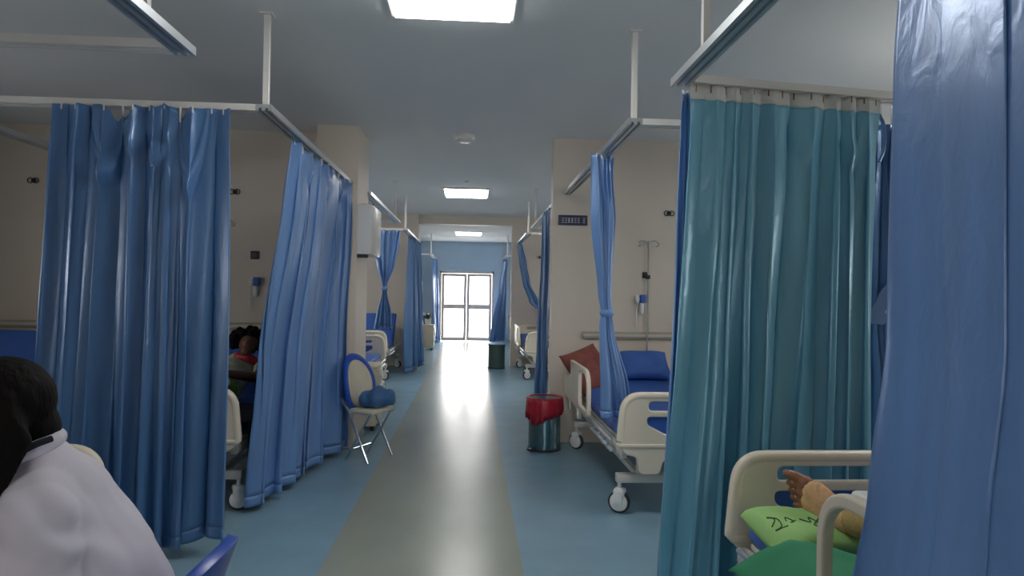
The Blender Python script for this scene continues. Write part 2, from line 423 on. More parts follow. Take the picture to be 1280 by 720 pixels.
track('white curtain track over the far left bed with a raised navy back', -1, -1.09, 10.4, 12.76, [(0, 0)], False)
track('white curtain track just beyond the partition with the navy sign', 1, .92, 9.65, 6.46, [(0, -.3)], False)
track('white curtain track over the far bed with a blue inset footboard', 1, .92, 10.6, 12.84, [(0, 0)], False)
track('white curtain track beyond the ceiling beam beside the corner plant', -1, -1.09, 16.9, 19.28, [(0, 0)], False)
track('white curtain track beyond the ceiling beam over the bed by the glazed door', 1, .92, 16.9, 19.28, [(0, 0)], False)

# ------------------------------------------------------------------ curtains
def table(rows, v):
    """smooth interpolation of keyed tuples"""
    if v <= rows[0][0]: return rows[0][1:]
    for a, b in zip(rows, rows[1:]):
        if v <= b[0]:
            t = (v-a[0])/(b[0]-a[0]); t = t*t*(3-2*t)*.6 + t*.4
            return tuple(p + (q-p)*t for p, q in zip(a[1:], b[1:]))
    return rows[-1][1:]
class Cloth:
    """hanging cloth: rows (v, ax, ay, bx, by, depth) give the left and right edge and fold depth at height v (0 top, 1 hem)"""
    def __init__(s, rows, z0, z1, folds, seed, swags=(), droop=(), hem=None):
        s.rows, s.z0, s.z1, s.folds, s.seed, s.swags, s.droop, s.hem = rows, z0, z1, folds, seed, swags, droop, hem
    def at(s, u, v):
        ax, ay, bx, by, dp = table(s.rows, v)
        A, Bv = Vector((ax, ay, 0)), Vector((bx, by, 0)); d = Bv-A; L_ = max(d.length, 1e-4); d /= L_; nrm = Vector((-d.y, d.x, 0))
        sd = s.seed*7.31
        wob = noise.noise(Vector((u*s.folds*.45 + sd, v*.35, sd)))
        ph = 2*PI*(s.folds*u + .8*wob)
        amp = .62 + .75*noise.noise(Vector((u*s.folds*.55, v*.7+3, sd+5)))
        f = math.sin(ph)*amp + .28*math.sin(2.37*ph + 1.3 + 2*v)*(.4+.6*v) + .3*noise.noise(Vector((u*s.folds*1.7, v*2.2, sd+9)))
        lat = .18*L_/max(s.folds, 1)*math.sin(2*ph)*min(1, v*4+.3)
        p = A + d*(u*L_ + lat) + nrm*(dp*f)
        zt = s.z0
        for u0, w, dep in s.droop: zt -= dep*math.exp(-((u-u0)/w)**2)
        zb = s.z1 + (s.hem(u) if s.hem else 0)
        z = zt + (zb-zt)*v + .004*math.sin(ph*1.5)*(1-v)
        for u0, w, dep, a in s.swags:
            x = (u-u0)/w
            if abs(x) < 1.25 and v > -.01:
                dist = (s.z0-z) - dep*(1-x*x); k = max(0, 1-abs(x)/1.25)
                p += nrm*(-a)*k*(math.exp(-(dist/.055)**2) - .6*math.exp(-((dist-.11)/.05)**2))
        p.z = z
        return p
    def mesh(s, name, nu, nv, v0=0., v1=1., off=0.):
        bm = bmesh.new(); g = []
        for i in range(nu+1):
            g.append([bm.verts.new(s.at(i/nu, v0 + (v1-v0)*j/nv)) for j in range(nv+1)])
        for i in range(nu):
            for j in range(nv): bm.faces.new((g[i][j], g[i+1][j], g[i+1][j+1], g[i][j+1]))
        me = bpy.data.meshes.new(name); bm.normal_update(); bm.to_mesh(me); bm.free(); me.shade_smooth()
        return me
def curtain(label, mat, cl, loc, nu=150, nv=50, tape=None, hooks=8, rail_z=RAIL, group=None, hem=True, hookmat='white_paint'):
    t = thing('curtain', label, 'curtain', (loc[0], loc[1], 0), 0, group)
    def shift(me):
        for v in me.vertices: v.co.x -= loc[0]; v.co.y -= loc[1]
        return me
    cl_v1 = .972 if hem else 1.
    pn = obj('fabric_panel', shift(cl.mesh('fabric_panel', nu, nv, 0, cl_v1)), mat, t)
    if hem: obj('hem_band', shift(cl.mesh('hem_band', nu, 3, cl_v1, 1.)), mat, t)
    for o in t.children:
        s = o.modifiers.new('thickness', 'SOLIDIFY'); s.thickness = .003; s.offset = 0
    if tape:
        h = obj('heading_tape', shift(cl.mesh('heading_tape', nu, 3, -tape, .004)), 'tape_white', t)
        s = h.modifiers.new('thickness', 'SOLIDIFY'); s.thickness = .006; s.offset = 0
    for k in range(hooks):
        u = (k+.5)/hooks; p = cl.at(u, -tape*.7 if tape else .006); p.x -= loc[0]; p.y -= loc[1]
        obj('hook', T([(p.x, p.y, p.z-.015), (p.x, p.y, p.z), (p.x, p.y+.0, max(p.z+.004, rail_z-.002))], .005, 6), hookmat, t)
    return t

# big blue curtain on the left cross rail
c1 = Cloth([(-.05, -2.27, 3.595, -1.335, 3.595, .028), (0, -2.27, 3.595, -1.335, 3.595, .030), (.12, -2.28, 3.595, -1.335, 3.595, .045), (.5, -2.30, 3.59, -1.325, 3.59, .06), (1, -2.32, 3.58, -1.325, 3.58, .075)],
           RAIL-.004, .09, 7, 1, swags=[(.31, .09, .36, .03), (.78, .08, .44, .028), (.46, .09, .2, .02), (.60, .09, .27, .02)], droop=[(.345, .022, .085), (.40, .03, .06), (.72, .025, .06), (.615, .02, -.03)],
           hem=lambda u: .02*math.sin(u*9) - .05*math.exp(-((u-.72)/.12)**2))
curtain('dark blue satin curtain with a loose sagging header behind the person in white', 'satin_blue', c1, (-1.85, 3.59), 260, 90, hooks=12)
# long blue curtain along the left corridor rail
c2 = Cloth([(-.05, -1.17, 4.17, -1.13, 5.98, .02), (0, -1.17, 4.17, -1.13, 5.98, .025), (.15, -1.2, 4.17, -1.13, 5.97, .04), (.6, -1.33, 4.18, -1.17, 5.95, .05), (1, -1.40, 4.24, -1.16, 5.9, .07)],
           RAIL-.004, .045, 7, 3, swags=[(.25, .09, .16, .03), (.55, .08, .12, .03), (.8, .07, .14, .03)], droop=[(.18, .05, .03), (.42, .05, .035), (.7, .05, .04)])
curtain('sky blue satin curtain drawn along the corridor beside the round-backed blue chair', 'satin_sky', c2, (-1.15, 5.0), 200, 70, hooks=9)
# teal curtain on the right cross rail
c3 = Cloth([(-.05, .995, 2.92, 2.02, 3.05, .016), (0, .995, 2.92, 2.02, 3.05, .018), (.1, .99, 2.92, 2.02, 3.05, .035), (.5, .955, 2.92, 2.01, 3.05, .055), (1, .885, 2.91, 2.0, 3.04, .07)],
           RAIL-.06, .03, 8, 7, swags=[(.83, .08, .22, .018), (.58, .09, .20, .014)])
curtain('glossy teal satin curtain with a white heading tape', 'satin_teal', c3, (1.5, 2.93), 260, 90, tape=.025, hooks=14, hookmat='skin_light')
# narrow blue edge beside it
c3b = Cloth([(-.05, .985, 3.0, 1.04, 3.02, .012), (0, .985, 3.0, 1.04, 3.02, .012), (.3, .965, 3.0, 1.05, 3.02, .018), (1, .90, 3.0, 1.06, 3.03, .03)], RAIL-.02, .04, 2.5, 11)
curtain('narrow gathered blue satin curtain edge beside the teal curtain', 'satin_sky', c3b, (1.0, 3.01), 60, 50, hooks=2)
# tied curtain over the bed with the brown pillow
c4 = Cloth([(-.05, .82, 4.42, 1.0, 4.52, .022), (0, .815, 4.40, 1.005, 4.53, .028), (.06, .825, 4.41, .995, 4.51, .035), (.23, .83, 4.40, 1.03, 4.54, .035), (.53, .905, 4.47, .995, 4.52, .022), (.595, .925, 4.475, 1.0, 4.52, .016), (.65, .92, 4.46, 1.02, 4.54, .022), (.9, .945, 4.44, 1.15, 4.58, .04), (1, .95, 4.44, 1.20, 4.60, .04)],
           RAIL-.004, .585, 4.5, 13, droop=[(.5, .1, .03)])
t4 = curtain('blue satin curtain knotted at mid height over the bed with the brown pillow', 'satin_sky', c4, (.93, 4.47), 110, 90, hooks=4)
zt = c4.at(.5, .595); obj('tie', lathe(bmesh.new(), [(.040, -.025), (.05, -.01), (.052, .005), (.046, .022), (.04, .024)], 20, (zt.x-.93, zt.y-4.47, zt.z)), 'satin_sky', t4)
# near curtain at the right edge
c5 = Cloth([(-.05, .965, 1.36, .965, .76, .018), (0, .965, 1.36, .965, .76, .02), (.2, .965, 1.36, .965, .76, .018), (.45, .965, 1.37, .965, .76, .022), (.6, .945, 1.40, .95, .78, .03), (.75, .92, 1.45, .93, .80, .035), (1, .88, 1.48, .90, .80, .04)],
           RAIL-.004, .06, 1.9, 17)
curtain('wide sky blue satin curtain hanging by the bed guard of the bandaged patient', 'satin_sky', c5, (.95, 1.05), 140, 80, hooks=5)
# tied-up blue end on the same cross rail as the teal curtain
c6 = Cloth([(-.05, 2.04, 3.14, 2.16, 3.14, .01), (0, 2.045, 3.14, 2.16, 3.14, .015), (.08, 2.05, 3.14, 2.12, 3.14, .02), (.3, 2.0, 3.14, 2.18, 3.14, .03), (.5, 2.02, 3.14, 2.14, 3.14, .02), (.62, 2.02, 3.14, 2.2, 3.14, .03), (1, 2.0, 3.14, 2.26, 3.14, .04)], RAIL-.10, .25, 3, 19)
t6 = curtain('tied-up blue curtain end just behind the right edge of the teal curtain', 'satin_blue', c6, (2.08, 3.14), 70, 60, hooks=2)
obj('loose_cord', T(smoothpts([(-.11, -.03, 2.43), (-.06, -.04, 2.40), (-.02, -.04, 2.33), (-.01, -.03, 2.22), (-.03, -.02, 2.15)], 6), .009, 8), 'satin_blue', t6)
bm = bmesh.new(); pf = [(-.12, 1.335), (-.03, 1.50), (.02, 1.56), (.06, 1.42), (-.02, 1.325)]
a_ = [bm.verts.new((x, -.055, z)) for x, z in pf]; b_ = [bm.verts.new((x, -.045, z)) for x, z in pf]
bm.faces.new(a_); bm.faces.new(b_[::-1])
for k in range(5): bm.faces.new((a_[k], b_[k], b_[(k+1) % 5], a_[(k+1) % 5]))
fp = obj('tie_flap', bm, 'satin_blue', t6)
obj('snap_button', lathe(bmesh.new(), [(.001, -.062), (.010, -.06), (.010, -.054)], 12, (-.005, 0, 1.39), 'Y'), 'white_paint', fp)
# far curtains
def simple(label, rows, z0, z1, folds, seed, mat='satin_blue', nu=70, nv=40, hooks=4):
    cl = Cloth(rows, z0, z1, folds, seed); cx = (rows[0][1]+rows[0][3])/2; cy = (rows[0][2]+rows[0][4])/2
    return curtain(label, mat, cl, (cx, cy), nu, nv, hooks=hooks), cl, cx, cy
Z = RAIL-.004
simple('blue curtain gathered right behind the partition with the navy sign', [(0, .86, 7.2, .90, 8.3, .03), (.3, .86, 7.2, .9, 8.3, .04), (.6, .85, 7.2, .88, 8.3, .05), (1, .82, 7.1, .86, 8.3, .06)], Z, .05, 6, 21)
t8, cl8, cx8, cy8 = simple('dark blue curtain swept sideways onto the far bed with the blue inset footboard',
    [(0, .86, 12.3, .98, 12.75, .04), (.25, .92, 12.3, 1.06, 12.72, .05), (.5, .98, 12.3, 1.14, 12.7, .04), (.75, 1.10, 12.3, 1.34, 12.7, .04), (.9, 1.35, 12.3, 1.75, 12.7, .05), (1, 1.5, 12.3, 2.0, 12.7, .06)], Z, .92, 4, 23)
simple('pale blue curtain slanting towards the glazed door at the right corner', [(0, .9, 18.2, 1.0, 18.9, .04), (.4, .78, 18.2, .98, 18.9, .05), (.75, .60, 18.3, .98, 18.9, .05), (1, .52, 18.4, .95, 18.9, .06)], Z, .06, 5, 25, 'satin_sky')
t10, cl10, cx10, cy10 = simple('blue curtain tied in at the waist above the bed beyond the column',
    [(0, -1.60, 10.33, -1.16, 10.33, .04), (.15, -1.60, 10.33, -1.18, 10.33, .05), (.35, -1.52, 10.33, -1.24, 10.33, .045), (.56, -1.43, 10.33, -1.36, 10.33, .03), (.62, -1.43, 10.33, -1.36, 10.33, .03), (.85, -1.52, 10.33, -1.28, 10.33, .05), (1, -1.56, 10.33, -1.26, 10.33, .06)], Z, .86, 5, 27, 'satin_sky')
p = cl10.at(.5, .59); obj('tie', lathe(bmesh.new(), [(.045, -.03), (.055, 0), (.045, .03)], 16, (p.x-cx10, p.y-cy10, p.z)), 'satin_blue', t10)
simple('dark blue curtain hanging straight along the corridor before the ceiling beam, left of the walkway', [(0, -1.12, 11.3, -1.06, 12.7, .05), (.5, -1.12, 11.3, -1.02, 12.7, .06), (1, -1.12, 11.4, -.96, 12.6, .08)], Z, .05, 6, 29)
simple('blue curtain at the left edge of the glazed end door', [(0, -1.12, 18.3, -1.06, 19.1, .04), (.5, -1.1, 18.3, -1.0, 19.1, .05), (1, -1.06, 18.3, -.96, 19.1, .06)], Z, .06, 4, 31)

# ------------------------------------------------------------------ hospital beds
# local frame: origin on the floor at the foot end, +y towards the head
BM_ = {}
def bed_meshes():
    M = BM_
    body = [(-.445, .80, .11), (.445, .80, .11), (.475, .48, .03), (.455, .43, .03), (.365, .40, .02), (.345, .29, .03), (.215, .29, .03), (.19, .385, .03),
            (-.19, .385, .03), (-.215, .29, .03), (-.345, .29, .03), (-.365, .40, .02), (-.455, .43, .03), (-.475, .48, .03)]
    slot = rounded([(-.29, .765, .03), (.29, .765, .03), (.29, .702, .03), (-.29, .702, .03)])
    win = rounded([(-.30, .664, .025), (.30, .664, .025), (.30, .615, .03), (.17, .548, .03), (-.17, .548, .03), (-.30, .615, .03)])
    out = rounded(body, 8)
    M['footboard'] = plate('footboard', out, [slot, win], .04, .008)
    M['inset'] = plate('inset_panel', rounded([(-.305, .668, .025), (.305, .668, .025), (.305, .612, .03), (.172, .543, .03), (-.172, .543, .03), (-.305, .612, .03)]), [], .014, .003)
    rim = [(p.x, 0, p.y) for p in out if p.y > .47]
    i0 = next(i for i in range(len(rim)) if rim[i][0] < 0 and rim[i-1][0] > 0 and rim[i][2] < .6) if False else 0
    rim = sorted(rim, key=lambda q: math.atan2(q[2]-.5, q[0]))
    M['rim'] = mesh_of(T(rim, .026, 10), 'rim', 60)
    hb = [(x, (z if z < .5 else .5+(z-.5)*1.17), r) for x, z, r in body]
    M['headboard'] = plate('headboard', rounded(hb, 8), [rounded([(-.29, .80, .03), (.29, .80, .03), (.29, .735, .03), (-.29, .735, .03)])], .04, .008)
    M['lip'] = mesh_of(box(bmesh.new(), -.478, .478, -.03, .03, .465, .492, .012), 'lip', 40)
    M['mattress'] = mesh_of(B(-.43, .43, .05, 1.27, .475, .55, .03, 4), 'mattress', 40)
    M['back_pad'] = mesh_of(B(-.43, .43, .0, .72, .0, .08, .03, 4), 'backrest_pad', 40)
    M['back_deck'] = mesh_of(B(-.42, .42, .0, .70, -.03, -.002, .008), 'backrest_deck', 40)
    bm = bmesh.new(); box(bm, -.42, .42, .06, 1.26, .445, .473, .008); M['deck'] = mesh_of(bm, 'deck')
    bm = bmesh.new()
    for s in (-1, 1): box(bm, s*.44-.022, s*.44+.022, .03, 2.03, .385, .445, .006)
    for y in (.08, .7, 1.3, 1.98): box(bm, -.42, .42, y-.02, y+.02, .395, .435)
    M['frame'] = mesh_of(bm, 'frame')
    bm = bmesh.new()
    box(bm, -.47, .47, -.03, .03, .205, .265, .008)
    for s in (-1, 1): box(bm, s*.30-.03, s*.30+.03, -.025, .025, .262, .395, .006)
    M['leg_frame'] = mesh_of(bm, 'leg_frame')
    M['base_rail'] = mesh_of(B(-.02, .02, .15, 1.85, .215, .255, .005), 'base_rail')
    M['tyre'] = mesh_of(lathe(bmesh.new(), [(.045, -.016), (.068, -.018), (.0745, -.012), (.0745, .012), (.068, .018), (.045, .016)], 24, (0, 0, .0755), 'X'), 'tyre')
    bm = bmesh.new()
    for s in (-1, 1): lathe(bm, [(.001, s*.034), (.04, s*.033), (.058, s*.026), (.06, s*.019)], 24, (0, 0, .0755), 'X')
    M['wheel_cover'] = mesh_of(bm, 'wheel_cover')
    bm = bmesh.new(); lathe(bm, [(.014, .15), (.014, .21)], 12)
    box(bm, -.042, .042, -.04, .035, .115, .165, .015); 
    for s in (-1, 1): box(bm, s*.04-.004, s*.04+.004, -.028, .028, .065, .13, .003)
    M['fork'] = mesh_of(bm, 'castor_fork')
    gout = rounded([(.78, .50, .06), (.78, .865, .26), (2.0, .865, .12), (2.0, .50, .06)], 8)
    gh1 = rounded([(.815, .545, .05), (.815, .825, .22), (1.20, .825, .05), (1.20, .545, .05)], 8)
    gh2 = rounded([(1.70, .70, .03), (1.70, .80, .03), (1.92, .80, .04), (1.92, .70, .03)], 6)
    M['guard'] = plate('side_guard', gout, [gh1, gh2], .034, .008, 'YZ')
    M['guard_arm'] = mesh_of(B(-.03, .012, -.03, .03, .40, .53, .006), 'guard_bracket')
    bm = bmesh.new()
    for z in (.475, .415): tube(bm, [(0, .14, z), (0, .86, z)], .013, 8)
    for y in (.2, .36, .52, .68, .80): tube(bm, [(0, y, .475), (0, y+.05, .40)], .011, 8)
    box(bm, -.04, .0, .3, .36, .40, .44); box(bm, -.04, .0, .7, .76, .40, .44)
    M['fold_rail'] = mesh_of(bm, 'folding_rail')
    bm = bmesh.new(); tube(bm, [(0, .05, .33), (0, -.09, .33), (0, -.09, .27)], .008, 8); lathe(bm, [(.012, -.13), (.014, -.12), (.014, -.07), (.01, -.06)], 10, (0, 0, .27), 'Y')
    M['crank'] = mesh_of(bm, 'crank')
bed_meshes()
def bed(label, x, y, rz, back=12, pad='mattress_blue', guards=(-1, 1), group=None, gz=0.):
    M = BM_; t = thing('hospital_bed', label, 'bed', (x, y, 0), rz, group)
    fb = obj('footboard', M['footboard'], 'abs_cream', t)
    obj('rim', M['rim'], 'abs_cream', fb); obj('lip', M['lip'], 'abs_cream', fb); obj('inset_panel', M['inset'], 'blue_inset', fb)
    hb = obj('headboard', M['headboard'], 'abs_cream', t, (0, 2.06, 0))
    obj('frame', M['frame'], 'frame_metal', t); obj('deck', M['deck'], 'frame_metal', t); [obj('base_rail', M['base_rail'], 'frame_metal', t, (q, 0, 0)) for q in (-.3, .3)]
    obj('mattress', M['mattress'], pad, t)
    a = math.radians(back)
    bd = obj('backrest_deck', M['back_deck'], 'frame_metal', t, (0, 1.28, .475), (a, 0, 0))
    obj('backrest_pad', M['back_pad'], pad, t, (0, 1.28, .475), (a, 0, 0))
    for yy in (.12, 1.88):
        lf = obj('leg_frame', M['leg_frame'], 'frame_metal', t, (0, yy, 0))
        for s in (-1, 1):
            c = obj('castor', M['fork'], 'abs_white', t, (s*.445, yy, 0), (0, 0, random.choice((-1, 1))*random.uniform(.7, 1.2)))
            obj('tyre', M['tyre'], 'tyre', c); obj('wheel_cover', M['wheel_cover'], 'abs_white', c)
    for s in guards:
        g = obj('side_guard', M['guard'], 'abs_cream', t, (s*.535, 0, gz))
        for yy in (1.3, 1.75): obj('guard_bracket', M['guard_arm'], 'frame_metal', g, (0, yy, 0)).scale = (s, 1, 1)
    for s in (-1, 1):
        obj('folding_rail', M['fold_rail'], 'aluminium', t, (s*.50, 0, 0)).scale = (s, 1, 1)
    for xx in (-.12, .12): obj('crank', M['crank'], 'dark_plastic', t, (xx, 0, 0))
    return t
random.seed(4)
bed('hospital bed with cream boards holding the bandaged leg, foot against the teal curtain', 1.545, 2.56, PI, 8, gz=.07)
bed('hospital bed with bright blue mattress, brown pillow and cream footboard beside the steel bin', 1.45, 4.12, 0, 14)
bed('hospital bed with the black-haired patient behind the blue curtains', -1.96, 4.22, 0, 42)
bed('hospital bed with cream footboard behind the person in the white coat', -1.93, 2.66, PI, 8, guards=())
bed('hospital bed with raised navy backrest beside the dark cabinet', -3.78, 4.25, 0, 50, 'mattress_navy', guards=())
bed('hospital bed with blue mattress just beyond the column and blue chair', -1.74, 9.5, PI, 8, guards=())
bed('far hospital bed with raised navy backrest beyond the waist-tied curtain', -1.85, 10.55, 0, 48, 'mattress_navy', guards=(-1,))
bed('far hospital bed with a blue inset in its cream footboard, before the ceiling beam', 1.40, 10.75, 0, 10)
bed('far hospital bed hidden behind the partition with the navy sign', 1.56, 8.9, PI, 8)
bed('far hospital bed beyond the ceiling beam near the glazed door', 1.62, 16.9, 0, 25)
bed('far hospital bed beyond the ceiling beam beside the potted plant', -1.75, 16.9, 0, 20)

# ------------------------------------------------------------------ bedding and small things on beds
tag(obj('pillow', pillow_mesh('pillow', .40, .44, .13, seed=2), 'brown_pillow', None, (1.075, 5.80, .775), (Matrix.Rotation(math.radians(14), 4, 'Z') @ Matrix.Rotation(math.radians(55), 4, 'X') @ Matrix.Rotation(math.radians(20), 4, 'Z')).to_euler()),
    'brown-red pillow propped on edge inside the side guard of the blue bed', 'pillow')
tag(obj('pillow', pillow_mesh('pillow', .50, .34, .13, seed=5), 'blue_pillow', None, (1.62, 5.95, .80), (math.radians(40), 0, 0)),
    'blue pillow at the headboard beside the brown-red pillow', 'pillow')
def sheet(name, label, mat, fn, nu, nv, cat, thick=.012):
    bm = bmesh.new(); g = [[bm.verts.new(fn(i/nu, j/nv)) for j in range(nv+1)] for i in range(nu+1)]
    for i in range(nu):
        for j in range(nv): bm.faces.new((g[i][j], g[i+1][j], g[i+1][j+1], g[i][j+1]))
    o = obj(name, mesh_of(bm, name, 180), mat); s = o.modifiers.new('thickness', 'SOLIDIFY'); s.thickness = thick; s.offset = 0
    return tag(o, label, cat)
def green(u, v):
    x = .99 + .95*u; yf = 2.33 - .85*(x-.99) if x < 1.30 else 2.066
    y = yf - .80*v - .012*math.sin(u*26)
    z = .582 + .016*noise.noise(Vector((x*6, y*5, 1))) + .085*math.exp(-((x-1.42)/.2)**2)*min(1, v*3) + .02*math.exp(-((v-.08)/.06)**2) - .006*max(0, 1-v*8)
    k = max(0, (1.125-x)/.135); z -= .15*k**1.3
    return (x - .02*k, y, z)
sheet('bed_sheet', 'green bed sheet over the legs of the bandaged patient', 'green_sheet', green, 50, 50, 'sheet')
pg = thing('pillow', 'light green pillow with dark scribbled print under the bandaged foot', 'pillow', (1.25, 2.31, .578), 0)
pm = pillow_mesh('cushion_body', .38, .30, .12, seed=9)
pb = obj('cushion_body', pm, 'light_green', pg, None, (math.radians(9), math.radians(2), .10))
def scrib(pts):
    bm = bmesh.new(); tube(bm, smoothpts([(x-.03, y*1.2-.03, pillow_z(x-.03, y*1.2-.03, .38, .30, .12, 9)+.001) for x, y in pts], 5), .0024, 6); return bm
for pts in ([(-.13, .00), (-.10, .03), (-.12, .045), (-.09, .03), (-.10, -.01), (-.13, -.02), (-.08, -.015)], [(-.06, .02), (-.05, .04), (-.03, .02), (-.05, .01), (-.02, .025)],
            [(.0, .03), (.02, .0), (.035, .03), (.05, .0), (.07, .02), (.02, -.02), (.06, -.025)], [(.08, .005), (.11, .012), (.15, .008), (.16, .0)]):
    obj('printed_mark', scrib(pts), 'ink', pb)

ot = thing('overbed_table', 'white overbed table reaching over the bandaged leg', 'table', (2.22, 1.72, 0))
obj('table_top', B(-1.05, -.10, -.19, .19, .815, .865, .016, 3), 'abs_white', ot)
obj('post', B(-.14, -.09, -.025, .025, .05, .815, .006), 'frame_metal', ot)
obj('base', B(-.72, -.08, -.03, .03, .03, .07, .01), 'frame_metal', ot)
for yy in (-.2, .2): obj('foot', B(-.12, -.06, min(0, yy), max(0, yy), .0, .03, .008), 'frame_metal', ot)
# ------------------------------------------------------------------ person: bandaged patient on the right bed
def head_caps(c, fwd, up, s=1.):
    """caps of a head: c centre, fwd face direction, up crown direction"""
    c, f, u = Vector(c), Vector(fwd).normalized(), Vector(up).normalized(); f = (f-u*f.dot(u)).normalized(); r = f.cross(u)
    P = lambda a, b, d: c + (r*a + f*b + u*d)*s
    return [(P(0, -.012, .035), .088*s, P(0, .012, .025), .085*s), (P(0, .03, -.035), .062*s, P(0, .05, -.075), .042*s), (P(0, .04, .0), .065*s, P(0, .03, -.03), .06*s),
            (P(0, .092, .01), .010*s, P(0, .112, -.022), .014*s), (P(-.03, .082, .03), .012*s, P(.03, .082, .03), .012*s),
            (P(-.083, -.005, .01), .014*s, P(-.085, .0, -.02), .011*s), (P(.083, -.005, .01), .014*s, P(.085, .0, -.02), .011*s), (P(-.018, .083, -.05), .011*s, P(.018, .083, -.05), .011*s)], P
def face_parts(P, parent, off, s=1.):
    o = Vector(off)
    for sx in (-1, 1):
        e = obj('eye', lathe(bmesh.new(), [(.001, -.011*s), (.008*s, -.008*s), (.011*s, 0), (.008*s, .008*s), (.001, .011*s)], 12, tuple(P(sx*.032, .079, .008)-o)), 'eye_white', parent)
    obj('mouth', T([tuple(P(-.022, .088, -.052)-o), tuple(P(0, .096, -.053)-o), tuple(P(.022, .088, -.052)-o)], [.004*s, .007*s, .004*s], 8), 'lip', parent)
def hand_caps(w, d, pn, s=1., curl=.5, thumb=1):
    """wrist w, direction d of the fingers, pn palm normal (towards the palm side)"""
    w, d, pn = Vector(w), Vector(d).normalized(), Vector(pn).normalized(); pn = (pn-d*pn.dot(d)).normalized(); sd = d.cross(pn)*thumb
    c = [(w, .026*s, w+d*.035*s, .027*s)]
    for k, ln in enumerate((.070, .078, .074, .060)):
        o = (.033-.022*k)*s; b = w + d*.085*s + sd*o
        c.append((w+d*.02*s+sd*o*.6, .017*s, b, .012*s))
        p1 = b + (d*math.cos(curl*.6) + pn*math.sin(curl*.6))*ln*.5*s; p2 = p1 + (d*math.cos(curl*1.7) + pn*math.sin(curl*1.7))*ln*.5*s
        c += [(b, .0095*s, p1, .0085*s), (p1, .0085*s, p2, .007*s)]
    t0 = w + d*.025*s + sd*.025*s; t1 = t0 + (d*.6 + sd*.75 + pn*.3).normalized()*.042*s; t2 = t1 + (d*.9 + sd*.25 + pn*.35).normalized()*.034*s
    c += [(t0, .015*s, t1, .011*s), (t1, .011*s, t2, .0085*s)]
    return c
base1 = Vector((1.45, 1.5, .6))
pt = thing('person', 'lying patient with a bandaged foot and lower leg, head hidden by the blue curtain', 'person', (base1.x+.1, base1.y, base1.z))
ankle = Vector((1.262, 2.27, .645)); knee = Vector((1.37, 1.86, .75)); hip = Vector((1.36, 1.45, .68))
ball_t, ball_b = Vector((1.196, 2.40, .738)), Vector((1.212, 2.415, .628))
heel = Vector((1.27, 2.31, .60))
caps = [(hip, .085, knee, .058), (knee, .058, knee.lerp(ankle, .35), .056), (knee.lerp(ankle, .35), .056, ankle, .037), (ankle, .037, heel, .034),
        (ankle, .036, ball_t.lerp(ball_b, .3), .034), (heel, .034, ball_b, .028), (ball_t, .030, ball_b, .026)]
tdir = Vector((-.62, .45, .36)).normalized()
toes = []
for k in range(5):
    t = k/4; b0 = ball_t.lerp(ball_b, t) + tdir*.012; ln = [.060, .054, .048, .042, .034][k]; r = [.019, .0142, .0138, .0132, .013][k]
    b0 += (ball_t-ball_b).normalized()*(.006 if k == 0 else 0)
    mid_ = b0 + tdir*ln*.6 ; tip = b0 + (tdir + Vector((.1, .1, -.35))*.5).normalized()*ln
    caps += [(b0-tdir*.03, r*1.15, b0+tdir*ln*.45, r), (b0+tdir*ln*.45, r, tip, r*.85)]; toes.append((b0, tip, r))
# other leg (under the sheet), trunk, arms, head
caps += [(Vector((1.54, 1.45, .67)), .085, Vector((1.58, 1.85, .68)), .055), (Vector((1.58, 1.85, .68)), .055, Vector((1.58, 2.2, .65)), .038), (Vector((1.58, 2.2, .65)), .036, Vector((1.60, 2.3, .74)), .03),
         (Vector((1.45, 1.42, .69)), .13, Vector((1.45, 1.15, .70)), .12), (Vector((1.45, 1.15, .70)), .13, Vector((1.45, .98, .72)), .12), (Vector((1.30, .97, .72)), .065, Vector((1.60, .97, .72)), .065),
         (Vector((1.45, .92, .74)), .05, Vector((1.45, .80, .77)), .048)]
for s in (-1, 1):
    sh = Vector((1.45+s*.19, .98, .71)); el = Vector((1.45+s*.27, 1.22, .68)); wr = Vector((1.45+s*.13, 1.40, .83))
    caps += [(sh, .05, el, .038), (el, .038, wr, .026)] + hand_caps(wr, (-s*.7, .6, 0), (0, 0, -1), thumb=1 if s > 0 else -1)
hc, P1 = head_caps((1.45, .69, .80), (0, .15, 1), (0, -1, .15)); caps += hc
bm_ = caps_bm(caps)
for v in bm_.verts: v.co -= base1
body = obj('body', remesh('body', bm_, .006, 3), 'skin_light', pt)
face_parts(P1, pt, base1)
for b0, tip, r in toes:
    c_ = tip.lerp(b0, .2) + Vector((.0, -.2, .98)).normalized()*r*.5 + Vector((0, -1, .2)).normalized()*r*.75 - base1
    obj('toenail', caps_bm([(c_-tdir*.004, r*.42, c_+tdir*.003, r*.42, (1, .6, 1))], 10), 'nail', pt)
hcen = Vector((1.45, .66, .79))
obj('hair', blob('hair', [(Vector((1.45, .655, .78))-base1, .098, Vector((1.45, .66, .80))-base1, .094)], .01, 3), 'hair', pt)
gw = [(Vector((1.45, 1.42, .69)), .145, Vector((1.45, 1.15, .70)), .14), (Vector((1.45, 1.15, .70)), .145, Vector((1.45, .98, .72)), .13), (Vector((1.28, .97, .72)), .08, Vector((1.62, .97, .72)), .08)]
for s in (-1, 1): gw.append((Vector((1.45+s*.19, .98, .71)), .066, Vector((1.45+s*.25, 1.16, .69)), .058))
obj('gown', blob('gown', [(a-base1, r, b-base1, q) for a, r, b, q in gw], .012, 4), 'light_green', pt)
